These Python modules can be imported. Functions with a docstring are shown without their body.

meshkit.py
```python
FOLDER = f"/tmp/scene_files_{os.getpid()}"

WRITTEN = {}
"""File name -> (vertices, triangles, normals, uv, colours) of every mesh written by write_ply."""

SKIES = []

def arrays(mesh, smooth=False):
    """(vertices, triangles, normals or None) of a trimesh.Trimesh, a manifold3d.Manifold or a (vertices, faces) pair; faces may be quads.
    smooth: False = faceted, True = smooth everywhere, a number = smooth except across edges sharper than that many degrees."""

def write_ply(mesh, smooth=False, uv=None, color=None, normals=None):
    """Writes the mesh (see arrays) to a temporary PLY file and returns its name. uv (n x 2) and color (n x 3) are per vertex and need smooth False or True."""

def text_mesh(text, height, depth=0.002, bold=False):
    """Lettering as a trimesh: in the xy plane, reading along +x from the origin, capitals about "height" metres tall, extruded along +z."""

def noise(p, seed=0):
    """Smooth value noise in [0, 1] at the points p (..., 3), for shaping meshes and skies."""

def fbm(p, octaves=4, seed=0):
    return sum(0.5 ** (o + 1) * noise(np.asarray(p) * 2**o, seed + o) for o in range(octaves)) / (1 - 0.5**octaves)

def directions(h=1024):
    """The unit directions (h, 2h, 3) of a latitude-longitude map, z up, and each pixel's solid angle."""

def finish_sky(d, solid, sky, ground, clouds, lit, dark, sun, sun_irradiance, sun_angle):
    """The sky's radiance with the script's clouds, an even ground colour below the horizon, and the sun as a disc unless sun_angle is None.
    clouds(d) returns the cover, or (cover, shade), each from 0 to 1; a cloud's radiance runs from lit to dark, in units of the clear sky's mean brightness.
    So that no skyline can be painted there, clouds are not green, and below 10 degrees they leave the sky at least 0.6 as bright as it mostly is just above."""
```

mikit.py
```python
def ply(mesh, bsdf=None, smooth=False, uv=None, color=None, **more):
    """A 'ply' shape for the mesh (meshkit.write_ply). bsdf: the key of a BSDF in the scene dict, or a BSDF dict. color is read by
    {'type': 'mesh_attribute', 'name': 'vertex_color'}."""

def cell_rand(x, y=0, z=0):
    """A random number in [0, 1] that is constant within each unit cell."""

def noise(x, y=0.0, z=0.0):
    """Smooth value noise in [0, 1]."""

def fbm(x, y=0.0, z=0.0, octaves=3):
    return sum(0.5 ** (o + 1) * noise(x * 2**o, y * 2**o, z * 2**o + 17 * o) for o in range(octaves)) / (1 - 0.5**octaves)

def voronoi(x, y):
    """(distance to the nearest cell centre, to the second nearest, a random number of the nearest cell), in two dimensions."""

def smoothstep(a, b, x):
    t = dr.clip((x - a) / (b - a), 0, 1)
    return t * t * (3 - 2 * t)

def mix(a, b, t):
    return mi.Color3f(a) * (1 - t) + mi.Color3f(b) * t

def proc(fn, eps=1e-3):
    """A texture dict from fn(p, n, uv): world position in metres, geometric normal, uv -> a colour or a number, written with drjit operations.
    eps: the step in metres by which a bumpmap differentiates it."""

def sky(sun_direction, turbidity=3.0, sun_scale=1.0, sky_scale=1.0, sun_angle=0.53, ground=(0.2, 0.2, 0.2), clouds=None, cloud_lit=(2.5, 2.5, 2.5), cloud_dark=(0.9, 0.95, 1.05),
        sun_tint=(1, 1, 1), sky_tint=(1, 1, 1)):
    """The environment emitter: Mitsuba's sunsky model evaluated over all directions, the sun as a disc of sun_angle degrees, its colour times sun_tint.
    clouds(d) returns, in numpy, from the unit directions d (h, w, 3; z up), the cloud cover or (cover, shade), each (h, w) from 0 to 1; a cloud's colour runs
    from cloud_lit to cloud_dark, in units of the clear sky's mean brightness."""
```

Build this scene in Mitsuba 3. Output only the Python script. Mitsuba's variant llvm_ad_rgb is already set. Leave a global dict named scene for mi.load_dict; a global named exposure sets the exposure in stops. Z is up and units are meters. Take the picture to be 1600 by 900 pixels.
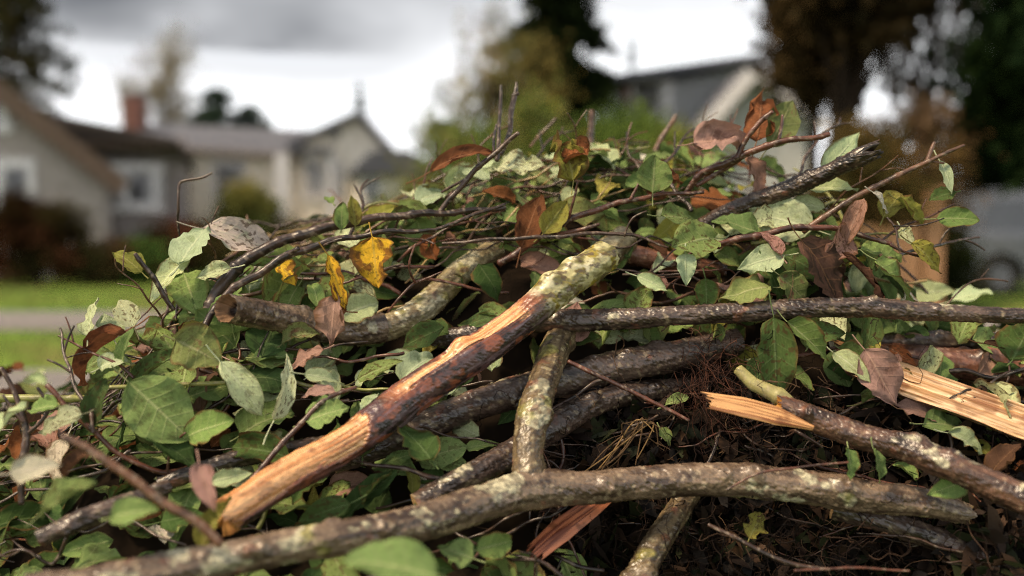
import math, random
import numpy as np, trimesh, mitsuba as mi, drjit as dr, mikit, meshkit
from mikit import proc, noise, fbm, smoothstep, mix, cell_rand
from scipy.interpolate import CubicSpline
from scipy.spatial import cKDTree
T = mi.ScalarTransform4f
scene, labels = {}, {}

# ------------------------------------------------------------------ camera, sky, exposure
FPX, CAMZ, PITCH, FOCUS, APERTURE = 1500.0, 1.1, math.radians(3.43), 1.105, 0.0090
FWD = np.array([0, math.cos(PITCH), -math.sin(PITCH)]); UPV = np.array([0, math.sin(PITCH), math.cos(PITCH)])
CAM = np.array([0, 0, CAMZ])
scene['camera'] = {'type': 'thinlens', 'fov': math.degrees(2 * math.atan(800 / FPX)), 'fov_axis': 'x', 'aperture_radius': APERTURE,
                   'focus_distance': FOCUS, 'near_clip': 0.02, 'far_clip': 2000.0,
                   'to_world': T().look_at(origin=CAM.tolist(), target=(CAM + FWD).tolist(), up=[0, 0, 1])}

SUN = np.array([-0.52, -0.30, 0.80]); SUN = SUN / np.linalg.norm(SUN)
def clouds(d):
    azr = np.arctan2(d[..., 0], d[..., 1]); el = np.degrees(np.arcsin(np.clip(d[..., 2], -1, 1)))
    q = d / (0.25 + np.abs(d[..., 2:3])) * 2.2
    n1 = meshkit.fbm(q, 5, 3); n2 = meshkit.fbm(q * 2.3 + 7, 4, 9)
    wob = (n1 - .5) * 6
    bank = 1 / (1 + np.exp(-(el - 10.5 - 9 * (1 - np.cos(azr + .24)) + wob) / 1.2))       # grey cloud base over a bright gap at the horizon
    deck = np.clip(.80 + 1.0 * (n1 - .5) + .6 * (n2 - .5), 0, 1)
    glow = np.exp(-((1 - d @ SUN) / .16))                                # the thin cloud in front of the sun
    side = 1 / (1 + np.exp(np.sin(azr + .05) * 14)); near = np.exp(-(np.maximum(el - 10, 0) / 16) ** 2)
    shade = bank * (deck * (1 - near) + near * (side * (.92 + .35 * (n1 - .5) + .12 * (n2 - .5)) + (1 - side) * (.30 + .4 * (n1 - .5))))
    shade = np.clip((shade + .06) * (1 - .9 * glow), 0, 1)
    return np.ones_like(shade), shade
scene['sky'] = mikit.sky(SUN.tolist(), turbidity=3, sun_scale=0.30, sun_angle=12, clouds=clouds, cloud_lit=(1.55, 1.57, 1.60), cloud_dark=(0.115, 0.125, 0.145),
                         sun_tint=(1.0, 0.94, 0.84), ground=(.10, .11, .07))
exposure = 3.6

# ------------------------------------------------------------------ helpers
def P(px, py, d):
    """A point at the depth d (metres from the camera along its axis) in the direction of a photo pixel."""
    return CAM + d * FWD + np.array([1.0, 0, 0]) * ((px - 800) / FPX * d) + UPV * ((450 - py) / FPX * d)
def numbered(name):
    if name not in used: used[name] = 0; return name
    used[name] += 1
    return '%s_%03d' % (name, used[name])
used = {}
def tag(key, label, cat=None, group=None, kind=None):
    e = {'label': label}
    if cat: e['category'] = cat
    if group: e['group'] = group
    if kind: e['kind'] = kind
    labels[key] = e
def obj(name, mesh, bsdf, parent=None, smooth=False, uv=None, color=None):
    key = numbered((parent + '__' if parent else '') + name)
    scene[key] = mikit.ply(mesh, bsdf, smooth, uv=uv, color=color)
    return key
def thing(name, label, cat, group=None, kind=None):
    key = numbered(name); tag(key, label, cat, group, kind); return key
def lin(h):
    c = np.array([int(h[i:i + 2], 16) for i in (0, 2, 4)]) / 255.0
    return np.where(c < .04045, c / 12.92, ((c + .055) / 1.055) ** 2.4)
def nrm(v):
    v = np.asarray(v, float); return v / (np.linalg.norm(v, axis=-1, keepdims=True) + 1e-12)
def lerp(a, b, t):
    t = np.asarray(t)[..., None]; return np.asarray(a) * (1 - t) + np.asarray(b) * t
def sstep(a, b, x):
    t = np.clip((x - a) / (b - a), 0, 1); return t * t * (3 - 2 * t)
class MB:
    """Collects triangles (and colours) for one mesh."""
    def __init__(s): s.v, s.f, s.c, s.u, s.n = [], [], [], [], 0
    def add(s, v, f, c=None, u=None):
        v = np.asarray(v, float); s.v.append(v); s.f.append(np.asarray(f, int) + s.n); s.n += len(v)
        if c is not None: s.c.append(np.broadcast_to(np.asarray(c, float), (len(v), 3)))
        if u is not None: s.u.append(u)
    def mesh(s): return np.vstack(s.v), np.vstack(s.f)
    def put(s, name, bsdf, parent=None, smooth=False):
        return obj(name, s.mesh(), bsdf, parent, smooth, uv=np.vstack(s.u) if s.u else None, color=np.vstack(s.c) if s.c else None)

# ------------------------------------------------------------------ materials
VC = {'type': 'mesh_attribute', 'name': 'vertex_color'}
def rgb(*c): return {'type': 'rgb', 'value': [float(x) for x in (c[0] if len(c) == 1 else c)]}
def mat(name, color, rough=.6, spec=.5, **k):
    scene[name] = {'type': 'twosided', 'bsdf': {'type': 'principled', 'base_color': color if isinstance(color, dict) else rgb(color), 'roughness': rough, 'specular': spec, **k}}
    return name
mat('bark_mat', VC, .36, .6)
mat('twig_mat', VC, .38, .5)
mat('wood_mat', VC, .42, .45)
mat('dry_mat', VC, .7, .2); mat('soil_mat', VC, .95, .02)
scene['foliage_mat'] = {'type': 'principledthin', 'base_color': VC, 'roughness': .5, 'diff_trans': .7, 'eta': 1.4}

TYPES = [  # base colour, second (blotch) colour, vein colour
    ((.175, .245, .080), (.105, .140, .048), (.36, .40, .19)),     # 0 mid green
    ((.400, .455, .260), (.280, .330, .160), (.56, .60, .40)),     # 1 pale sage
    ((.062, .100, .032), (.040, .058, .022), (.14, .19, .08)),     # 2 dark green
    ((.640, .400, .040), (.200, .085, .028), (.55, .38, .08)),     # 3 yellow
    ((.185, .072, .032), (.070, .030, .018), (.30, .15, .08)),     # 4 russet brown
    ((.300, .175, .140), (.150, .080, .060), (.42, .27, .21)),     # 5 mauve brown
    ((.175, .205, .075), (.180, .090, .060), (.34, .34, .18)),     # 6 green with brown patches
    ((.520, .460, .370), (.360, .380, .240), (.60, .54, .44)),     # 7 washed-out pinkish
    ((.230, .220, .050), (.130, .105, .030), (.36, .34, .13)),     # 8 olive yellow
    ((.085, .045, .030), (.040, .026, .018), (.17, .09, .05)),     # 9 dark brown
]
def leaf_parts(uv):
    k = dr.floor(uv.x * .5); s = uv.x - 2 * k
    t = dr.floor(uv.y * .25); a = uv.y - 4 * t - 1
    aa = dr.abs(a)
    mid = 1 - smoothstep(.0, .05 + .05 * (1 - s), aa)
    q = s * 6.5 - aa * 1.35 + .35 * aa * aa
    fr = dr.abs(q - dr.floor(q) - .5) * 2                  # 1 on a side vein
    side = smoothstep(.82, .98, fr) * (1 - .5 * aa)
    return k, s, t, a, aa, mid, side
def leaf_color(p, n, uv):
    k, s, t, a, aa, mid, side = leaf_parts(uv)
    def pick(j):
        c = mi.Color3f(TYPES[0][j])
        for i in range(1, len(TYPES)):
            c = dr.select(t == i, mi.Color3f(TYPES[i][j]), c)
        return c
    r1, r2, r3 = cell_rand(k, 3, 1), cell_rand(k, 7, 2), cell_rand(k, 11, 5)
    base, blot, vein = pick(0), pick(1), pick(2)
    m = fbm(s * 5 + k * 3.1, a * 3, k * 1.7, octaves=4)
    fine = fbm(s * 34 + k * 5.1, a * 22, 3.0, octaves=2)
    c = mix(base, blot, smoothstep(.50 + .14 * r2, .70 + .1 * r2, m + dr.select(t == 3, mi.Float(.10) + .18 * aa, mi.Float(0))) * .9)
    c = c * (.72 + .5 * r1) * (.78 + .44 * fine)
    c = c * mi.Color3f(1 + .16 * (r3 - .5), 1.0, 1 - .2 * (r2 - .5))
    c = mix(c, vein * (.75 + .4 * r1), dr.clip(.75 * mid + .42 * side, 0, 1))
    edge = smoothstep(.80, 1.0, aa + .35 * (fbm(s * 9 + k, a * 2, k, octaves=3) - .5) + .25 * smoothstep(.86, 1, s)) * smoothstep(.25, .8, r2)
    c = mix(c, mi.Color3f(.13, .065, .03), edge * .85)
    spot = smoothstep(.62, .70, fbm(s * 17 + k * 2.3, a * 6, k, octaves=2)) * smoothstep(.3, .9, r3)
    c = mix(c, mi.Color3f(.07, .04, .02), spot * .7)
    return c
def leaf_height(p, n, uv):
    k, s, t, a, aa, mid, side = leaf_parts(uv)
    return .55 * mid + .4 * side + .5 * fbm(s * 22 + k * 2, a * 14, k, octaves=3)
scene['leaf_mat'] = {'type': 'bumpmap', 'arbitrary': proc(leaf_height, eps=6e-4), 'scale': .0011,
                     'bsdf': {'type': 'principledthin', 'base_color': proc(leaf_color), 'roughness': .33, 'diff_trans': .45, 'eta': 1.5}}

# ------------------------------------------------------------------ the pile's shape (a height field in the world)
XK = np.array([-1.6, -1.1, -.75, -.60, -.53, -.46, -.40, -.34, -.18, -.06, .08, .28, .38, .46, .54, .66, .78, 1.1, 1.6])
ZK = np.array([.30, .66, .80, .825, .865, .94, 1.03, 1.075, 1.115, 1.17, 1.20, 1.195, 1.155, 1.08, .995, .955, .935, .75, .30])
def smin(a, b, k=.05):
    return -k * np.log(np.exp(-a / k) + np.exp(-b / k))
def H(x, y):
    x, y = np.asarray(x, float), np.asarray(y, float)
    crest = np.interp(x, XK, ZK)
    front = .758 + 1.15 * (y - .95)
    back = crest - .75 * (y - 1.75)
    h = smin(smin(front, crest), back)
    cav = np.exp(-(((x - .26) / .20) ** 2) ** 1.6 - (((h - .80) / .135) ** 2) ** 1.5)
    h = h - .26 * cav
    nz = meshkit.fbm(np.stack([x * 6, y * 6, x * 0], -1), 3, 5) - .5
    return np.maximum(h + .05 * nz, -.05)
_D = np.arange(.45, 3.2, .004)
def hit(px, py):
    p = P(px, py, 1.0) - CAM
    pts = CAM + p * _D[:, None]
    below = pts[:, 2] < H(pts[:, 0], pts[:, 1])
    return _D[np.argmax(below)] if below.any() else 1.5
def surf(px, py, lift=0.0):
    return P(px, py, hit(px, py) - lift)

# ------------------------------------------------------------------ tubes: branches, twigs, roots
def spline(pts, rad, step):
    pts, rad = np.asarray(pts, float), np.asarray(rad, float)
    L = np.r_[0, np.cumsum(np.linalg.norm(np.diff(pts, axis=0), axis=1))]
    n = max(4, int(L[-1] / step))
    s = np.linspace(0, L[-1], n + 1)
    if len(pts) == 2:
        C = pts[0] + (pts[1] - pts[0]) * (s / L[-1])[:, None]
    else:
        C = CubicSpline(L, pts, bc_type='natural')(s)
    return C, np.interp(s, L, rad), s
def rings(C, R, ns, ref=(0.05, -.6, .8)):
    t = nrm(np.gradient(C, axis=0)); ref = np.asarray(ref, float)
    N = nrm(ref - t * (t @ ref)[:, None]); B = np.cross(t, N)
    th = np.arange(ns) * 2 * np.pi / ns
    dirs = np.cos(th)[None, :, None] * N[:, None] + np.sin(th)[None, :, None] * B[:, None]
    return dirs, th, t
def quads(nr, ns):
    i, j = np.meshgrid(np.arange(nr - 1), np.arange(ns), indexing='ij')
    a, b = i * ns + j, i * ns + (j + 1) % ns
    q = np.stack([a, b, b + ns, a + ns], -1).reshape(-1, 4)
    return np.vstack([q[:, [0, 2, 1]], q[:, [0, 3, 2]]])[:, [0, 2, 1]] if False else np.vstack([q[:, [0, 1, 2]], q[:, [0, 2, 3]]])
def thin_tube(C, R, ns=5, cap=True, nodes=None, ref=(0.05, -.6, .8)):
    C = np.asarray(C, float); R = np.broadcast_to(np.asarray(R, float), (len(C),)).copy()
    dirs, th, t = rings(C, R, ns, ref)
    V = C[:, None] + dirs * R[:, None, None]
    V = V.reshape(-1, 3); F = quads(len(C), ns)
    if cap:
        k = len(V); V = np.vstack([V, C[0] - t[0] * R[0] * .4, C[-1] + t[-1] * R[-1] * .4])
        j = np.arange(ns); e = (len(C) - 1) * ns
        F = np.vstack([F, np.stack([np.full(ns, k), (j + 1) % ns, j], -1), np.stack([np.full(ns, k + 1), e + j, e + (j + 1) % ns], -1)])
    return V, F

def bark_color(V, s, th, r, kind, seed):
    n = lambda f, o=3, sd=0: meshkit.fbm(V * f, o, seed + sd)
    cyl = np.stack([np.cos(th) * 1.0, np.sin(th) * 1.0, s], -1)
    streak = meshkit.fbm(cyl * [3.2, 3.2, 22], 4, seed + 31)
    ringy = meshkit.fbm(cyl * [1.2, 1.2, 170], 3, seed + 32)
    big, midn, fine, finer = n(16, 3, 1), n(60, 3, 2), n(190, 3, 3), n(420, 2, 4)
    pal = {'dark': ('51423a', '231a16', '85775f'), 'grey': ('72604f', '372921', '9c8c74'), 'mossy': ('6a5a42', '32271d', '9c9070'), 'brown': ('5e4436', '2b1d17', '88755e'),
           'char': ('3a2b22', '15100d', '6d5b48'), 'red': ('7d5442', '3b241b', 'a58670'), 'lichen': ('8f8160', '53442f', 'cfc7a0')}[kind]
    a, b, c = map(lin, pal)
    col = lerp(a, b, sstep(.35, .68, .55 * streak + .45 * midn))
    col = lerp(col, c, sstep(.56, .70, .6 * fine + .4 * ringy) * .6)
    col = lerp(col, b * .55, sstep(.57, .68, finer * .6 + streak * .4) * .75)
    lich = {'dark': .70, 'grey': .64, 'mossy': .60, 'brown': .68, 'char': .9, 'red': .72, 'lichen': .55}[kind]
    lm = sstep(lich, lich + .05, .6 * big + .4 * midn + .04 * np.cos(th))
    col = lerp(col, lin('a09a80') * (.7 + .6 * fine)[..., None], lm * (.55 + .4 * sstep(.4, .6, fine)))
    moss = sstep(lich + .02, lich + .1, .55 * n(23, 3, 9) + .45 * midn)
    col = lerp(col, lin('77703a') * (.55 + .8 * fine)[..., None], moss * .8)
    scar = sstep(.735, .77, n(62, 2, 14))
    col = lerp(col, lin('6b4434') * (.4 + .9 * fine)[..., None], scar * .6)
    return np.clip(col * (.50 + 1.0 * finer)[..., None] * (.62 + .76 * fine)[..., None], 0, 1)

def branch_mesh(pts, rad, kind, seed, ns=72, step=.0014, knots=0, rough=1.0, colorfn=None, dispfn=None, ref=(0.05, -.6, .8), jag=(0, 0), wob=.0):
    C, R, s = spline(pts, rad, step)
    rng = np.random.default_rng(seed)
    if wob:
        w = np.stack([meshkit.fbm(np.stack([s * 9, s * 0 + 3 * i, s * 0], -1), 3, seed + i) - .5 for i in range(3)], -1)
        C = C + wob * 2 * w * sstep(0, .05, s)[:, None]
    dirs, th, t = rings(C, R, ns, ref)
    S, TH = np.meshgrid(s, th, indexing='ij')
    V = C[:, None] + dirs * R[:, None, None]
    f = lambda k, o, sd: meshkit.fbm(V * k, o, seed + sd) - .5
    disp = R[:, None] * .20 * f(14, 2, 41) + R[:, None] * .07 * f(45, 2, 42)
    cyl = np.stack([np.cos(TH), np.sin(TH), S], -1)
    furrow = meshkit.fbm(cyl * [3.2, 3.2, 24], 4, seed + 31) - .5
    ringy = meshkit.fbm(cyl * [1.4, 1.4, 190], 3, seed + 32) - .5
    disp += rough * (.0024 * furrow + .0014 * ringy + .0020 * f(260, 3, 43) + .0019 * f(560, 2, 44))
    for _ in range(knots):
        ks, kt, kr = rng.uniform(.05, .95) * s[-1], rng.uniform(-1.3, 1.3), rng.uniform(.6, 1.1)
        rr = np.interp(ks, s, R); dth = (TH - kt + np.pi) % (2 * np.pi) - np.pi
        q = ((S - ks) / (rr * .55 * kr)) ** 2 + (dth / (.55 * kr)) ** 2
        disp += rr * .42 * kr * np.exp(-q) - rr * .25 * np.exp(-q * 9)
    if dispfn is not None: disp = disp + dispfn(S, TH, V)
    V = V + dirs * disp[..., None]
    for e, j in ((0, jag[0]), (-1, jag[1])):
        if j:
            w = sstep(.03, 0, s if e == 0 else s[-1] - s)
            nz = meshkit.noise(np.stack([np.cos(TH) * 2.2, np.sin(TH) * 2.2, TH * 0 + seed], -1), seed) + .5 * meshkit.noise(np.stack([np.cos(TH) * 6, np.sin(TH) * 6, TH * 0], -1), seed + 3) - .7
            V = V + (t * (1 if e else -1))[:, None] * (w[:, None] * j * nz)[..., None]
    col = (colorfn or (lambda S, TH, V: bark_color(V, S, TH, R, kind, seed)))(S, TH, V)
    return V, col, C, R, s, t, dirs
def cap_mesh(ring, center, out, seed, hollow=0.0, cols=('c9a878', '8a6844')):
    """The sawn or broken end of a branch: rings of wood with a little relief."""
    mb = MB(); k = 9; ns = len(ring); rr = np.linspace(0, 1, k)
    V = center + (ring - center)[None] * rr[::-1, None, None]
    x = V - center
    nz = meshkit.fbm(V * 260, 3, seed) - .5
    depth = -hollow * (1 - rr[::-1][:, None] ** 2) * np.ones(ns) + .0012 * nz
    depth[0] = 0
    V = V + out * depth[..., None]
    g = .5 + .5 * np.sin(rr[::-1][:, None] * 38 + 3 * nz)
    col = lerp(lin(cols[0]), lin(cols[1]), np.clip(.25 + .5 * g + .9 * nz + (1.3 if hollow else 0) * (1 - rr[::-1][:, None]) - (.35 if hollow else 0), 0, 1))
    return V.reshape(-1, 3), quads(k, ns), col.reshape(-1, 3)
LIMB = []
def branch(name, label, cat, px_pts, kind, seed, group=None, caps=(None, None), capname='cut_end', parent=None, **kw):
    """px_pts: (pixel x, pixel y, depth, half width in pixels)."""
    pts = [P(a, b, d) for a, b, d, r in px_pts]; rad = [r / FPX * d for a, b, d, r in px_pts]
    LIMB.append(np.array([[np.interp(u, range(len(px_pts)), [p[k] for p in px_pts]) for k in range(4)] for u in np.linspace(0, len(px_pts) - 1, 50)]))
    V, col, C, R, s, t, dirs = branch_mesh(pts, rad, kind, seed, **kw)
    ns = V.shape[1]
    if parent is None: parent = thing(name, label, cat, group)
    obj('bark', (V.reshape(-1, 3), quads(len(C), ns)), kw.get('bsdf', 'bark_mat'), parent, True, color=col.reshape(-1, 3))
    for e, c in ((0, caps[0]), (-1, caps[1])):
        c = c or {}
        v, f, cc = cap_mesh(V[e], C[e], t[e] * (1 if e else -1), seed + 5 + e, **c)
        obj(capname, (v, f if e else f[:, ::-1]), 'wood_mat', parent, True, color=cc)
    return parent

def twig_geo(pts, rad, seed, kind='red', ns=8, step=.004, nodes=True, kink=.0015):
    C, R, s = spline(pts, rad, step)
    rng = np.random.default_rng(seed)
    if nodes and s[-1] > .03:
        nk = max(1, int(s[-1] / rng.uniform(.022, .035)))
        for i in range(1, nk + 1):
            ks = s[-1] * (i - .3 * rng.random()) / (nk + .3)
            R = R * (1 + .30 * rng.random() * np.exp(-((s - ks) / .0028) ** 2))
            C = C + rng.normal(0, kink, 3) * np.abs(((s - ks + .03) / .03 % 2) - 1)[:, None]
    V, F = thin_tube(C, R, ns)
    a, b = {'red': ('5f3a2c', '2e1a14'), 'dark': ('463329', '1e1613'), 'green': ('8a8a4c', '5c5a30'), 'brown': ('6b4a36', '3a281e'), 'straw': ('a58a5a', '6b5232')}[kind]
    m = meshkit.fbm(V * 130, 3, seed) * .6 + meshkit.fbm(V * 30, 2, seed + 1) * .4
    col = lerp(lin(a), lin(b), sstep(.35, .65, m))
    col = lerp(col, lin('9a8a78'), sstep(.62, .72, meshkit.fbm(V * 300, 2, seed + 2)) * .5)
    return V, F, col, C, R, s
def add_twig(mb, pts, rad, seed, **k):
    V, F, col, C, R, s = twig_geo(pts, rad, seed, **k); mb.add(V, F, col); return C, R, s

# ------------------------------------------------------------------ leaves
_leaf_id = [0]
def leaf_geo(c, d, n, L, W, typ, rng, fold=.25, curl=.5, lat=.3, ripple=.08, torn=.06, petiole=.3, nt=15, na=9):
    k = _leaf_id[0] = _leaf_id[0] + 1
    d = nrm(d); n = nrm(np.asarray(n) - d * np.dot(n, d)); b = np.cross(n, d)
    s = np.linspace(0, 1, nt); a = np.linspace(-1, 1, na)
    p1, p2 = rng.uniform(.45, .75), rng.uniform(.70, 1.25)
    w = s ** p1 * (1 - s) ** p2; w = w / w.max(); w[-1] = 0.0; w[0] = .02
    S, A = np.meshgrid(s, a, indexing='ij')
    sd = rng.integers(1, 9999)
    en = 1 + torn * 2 * (meshkit.fbm(np.stack([S * 9, np.sign(A) * 3, S * 0], -1), 3, sd) - .5) * np.abs(A)
    if torn > .15:
        en *= 1 - .5 * np.abs(A) * sstep(.60, .68, meshkit.noise(np.stack([S * 5, np.sign(A) * 5, S * 0 + .3], -1), sd + 4))
    y = A * (w * W / 2)[:, None] * en
    twist = rng.normal(0, .45) if petiole != 0 else 0; y_z = y * np.sin(twist * (S - .3)); y = y * np.cos(twist * (S - .3))
    z = fold * np.abs(y) + y_z
    z = z + ripple * W * 2 * (meshkit.fbm(np.stack([S * 3.2, A * 1.5, S * 0], -1), 2, sd + 1) - .5) * (.3 + np.abs(A)) * 1.5 + .10 * W * np.abs(A) ** 2 * (meshkit.noise(np.stack([S * 11, np.sign(A) * 2, S * 0], -1), sd + 6) - .5) * 2
    z = z - .020 * W * np.abs(np.sin(np.pi * (S * 6.5 - np.abs(A) * 1.35 + .35 * A * A))) * (1 - .4 * np.abs(A))
    x = (S - .5) * L
    if abs(lat) > 1e-3:                       # roll across
        ang = lat * y / (W / 2); Rr = (W / 2) / lat
        y, z = (Rr - z) * np.sin(ang), z * np.cos(ang) + Rr * (1 - np.cos(ang))
    if abs(curl) > 1e-3:                      # bend along, downwards for a positive curl
        ph = curl * (S - .35); Rr = L / curl
        x, z = (Rr + z) * np.sin(ph), (Rr + z) * np.cos(ph) - Rr
        x = x - x.mean()
    V = np.asarray(c) + x[..., None] * d + y[..., None] * b + z[..., None] * n
    i, j = np.meshgrid(np.arange(nt - 1), np.arange(na - 1), indexing='ij')
    q = np.stack([i * na + j, (i + 1) * na + j, (i + 1) * na + j + 1, i * na + j + 1], -1).reshape(-1, 4)
    F = np.vstack([q[:, [0, 1, 2]], q[:, [0, 2, 3]]])
    U = np.stack([S + 2 * k, A + 1 + 4 * typ], -1).reshape(-1, 2)
    V = V.reshape(-1, 3)
    base = V[na // 2].copy()
    if petiole > 0:
        m = np.linspace(0, 1, 5)[:, None]; end = base - d * L * petiole + (rng.normal(0, .12, 3) - n * .1) * L * petiole
        Cp = base * (1 - m) + end * m - n * .06 * L * petiole * np.sin(np.pi * m)
        v, f = thin_tube(Cp, np.linspace(.0007, .0010, 5), 4, ref=(.2, .5, .84))
        F = np.vstack([F, f + len(V)]); V = np.vstack([V, v])
        U = np.vstack([U, np.tile([[.02 + 2 * k, 1.0 + 4 * typ]], (len(v), 1))])
    return V, F, U
def image_dir(ang):
    return math.cos(math.radians(ang)) * np.array([1.0, 0, 0]) + math.sin(math.radians(ang)) * UPV
def project(p):
    r = p - CAM; d = r @ FWD; return 800 + r[0] / d * FPX, 450 - (r @ UPV) / d * FPX, d
def free_floating(c):
    px, py, d = project(c)
    return py < 480 and not (CAM + (P(px, py + 26, 1.0) - CAM) * _D[:, None])[:, 2].__lt__(H(*(CAM + (P(px, py + 26, 1.0) - CAM) * _D[:, None])[:, :2].T)).any()
def put_leaf(name, label, c, ang, L, W, typ, seed, parent=None, cat='leaf', group=None, n=None, tilt=.35, **k):
    if parent is not None or group is not None:
        if free_floating(c): return None
    rng = np.random.default_rng(seed)
    n = np.array([0, -.72, .62]) + rng.normal(0, tilt * 1.2, 3) * [1, .4, .6] if n is None else np.asarray(n, float)
    d = image_dir(ang) if np.isscalar(ang) else np.asarray(ang)
    n = nrm(n); d = d - n * np.dot(n, d) * .8
    V, F, U = leaf_geo(c, d, n, L, W, typ, rng, **k)
    key = obj(name, (V, F), 'leaf_mat', parent, True, uv=U)
    if parent is None: tag(key, label, cat, group)
    return key
# ================================================================== GROUND
def sheet(name, corners, z, bsdf, nx=2, ny=2):
    (x0, y0), (x1, y1), (x2, y2), (x3, y3) = corners
    u, v = np.meshgrid(np.linspace(0, 1, nx), np.linspace(0, 1, ny), indexing='ij')
    X = (x0 * (1 - u) + x1 * u) * (1 - v) + (x3 * (1 - u) + x2 * u) * v
    Y = (y0 * (1 - u) + y1 * u) * (1 - v) + (y3 * (1 - u) + y2 * u) * v
    V = np.stack([X, Y, np.full_like(X, z)], -1).reshape(-1, 3)
    i, j = np.meshgrid(np.arange(nx - 1), np.arange(ny - 1), indexing='ij')
    q = np.stack([i * ny + j, (i + 1) * ny + j, (i + 1) * ny + j + 1, i * ny + j + 1], -1).reshape(-1, 4)
    return obj(name, (V, q), bsdf)
def lawn_col(p, n, uv):
    m = fbm(p.x * .5, p.y * .9, 1.0, octaves=4); f = fbm(p.x * 9, p.y * 9, 2.0, octaves=3)
    c = mix(mi.Color3f(.052, .112, .016), mi.Color3f(.090, .135, .022), smoothstep(.35, .65, m))
    c = mix(c, mi.Color3f(.11, .085, .035), smoothstep(.50, .68, fbm(p.x * 1.1 + 7, p.y * 2.6, 0, octaves=3)) * .75)
    return c * (.7 + .6 * f)
def path_col(p, n, uv):
    m = fbm(p.x * .8, p.y * 2, 1.0, octaves=4); f = fbm(p.x * 40, p.y * 40, 2.0, octaves=2)
    return mix(mi.Color3f(.115, .105, .10), mi.Color3f(.165, .15, .145), m) * (.8 + .4 * f)
mat('lawn_mat', proc(lawn_col), .9, .1); mat('path_mat', proc(path_col), .8, .3)
g = sheet('ground', [(-600, -80), (600, -80), (600, 900), (-600, 900)], 0, 'lawn_mat'); tag(g, 'green lawn grass ground around the brush pile', kind='structure')
pth = sheet('path', [(-14, 6.0), (-1.2, 5.6), (-1.2, 7.4), (-14, 7.75)], .012, 'path_mat'); tag(pth, 'grey gravel path nearest behind the pile on the left', kind='structure')
pth = sheet('path', [(-16, 10.7), (14, 10.1), (14, 12.5), (-16, 13.1)], .012, 'path_mat'); tag(pth, 'second grey path farther off across the lawn', kind='structure')
rng = np.random.default_rng(5)
mb = MB(); n = 26000
gx, gy = rng.uniform(-12, 1, n), 5.0 + 20 * rng.random(n) ** 1.3
onp = ((gy > 5.55) & (gy < 7.8)) | ((gy > 10.0) & (gy < 13.2))
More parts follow.
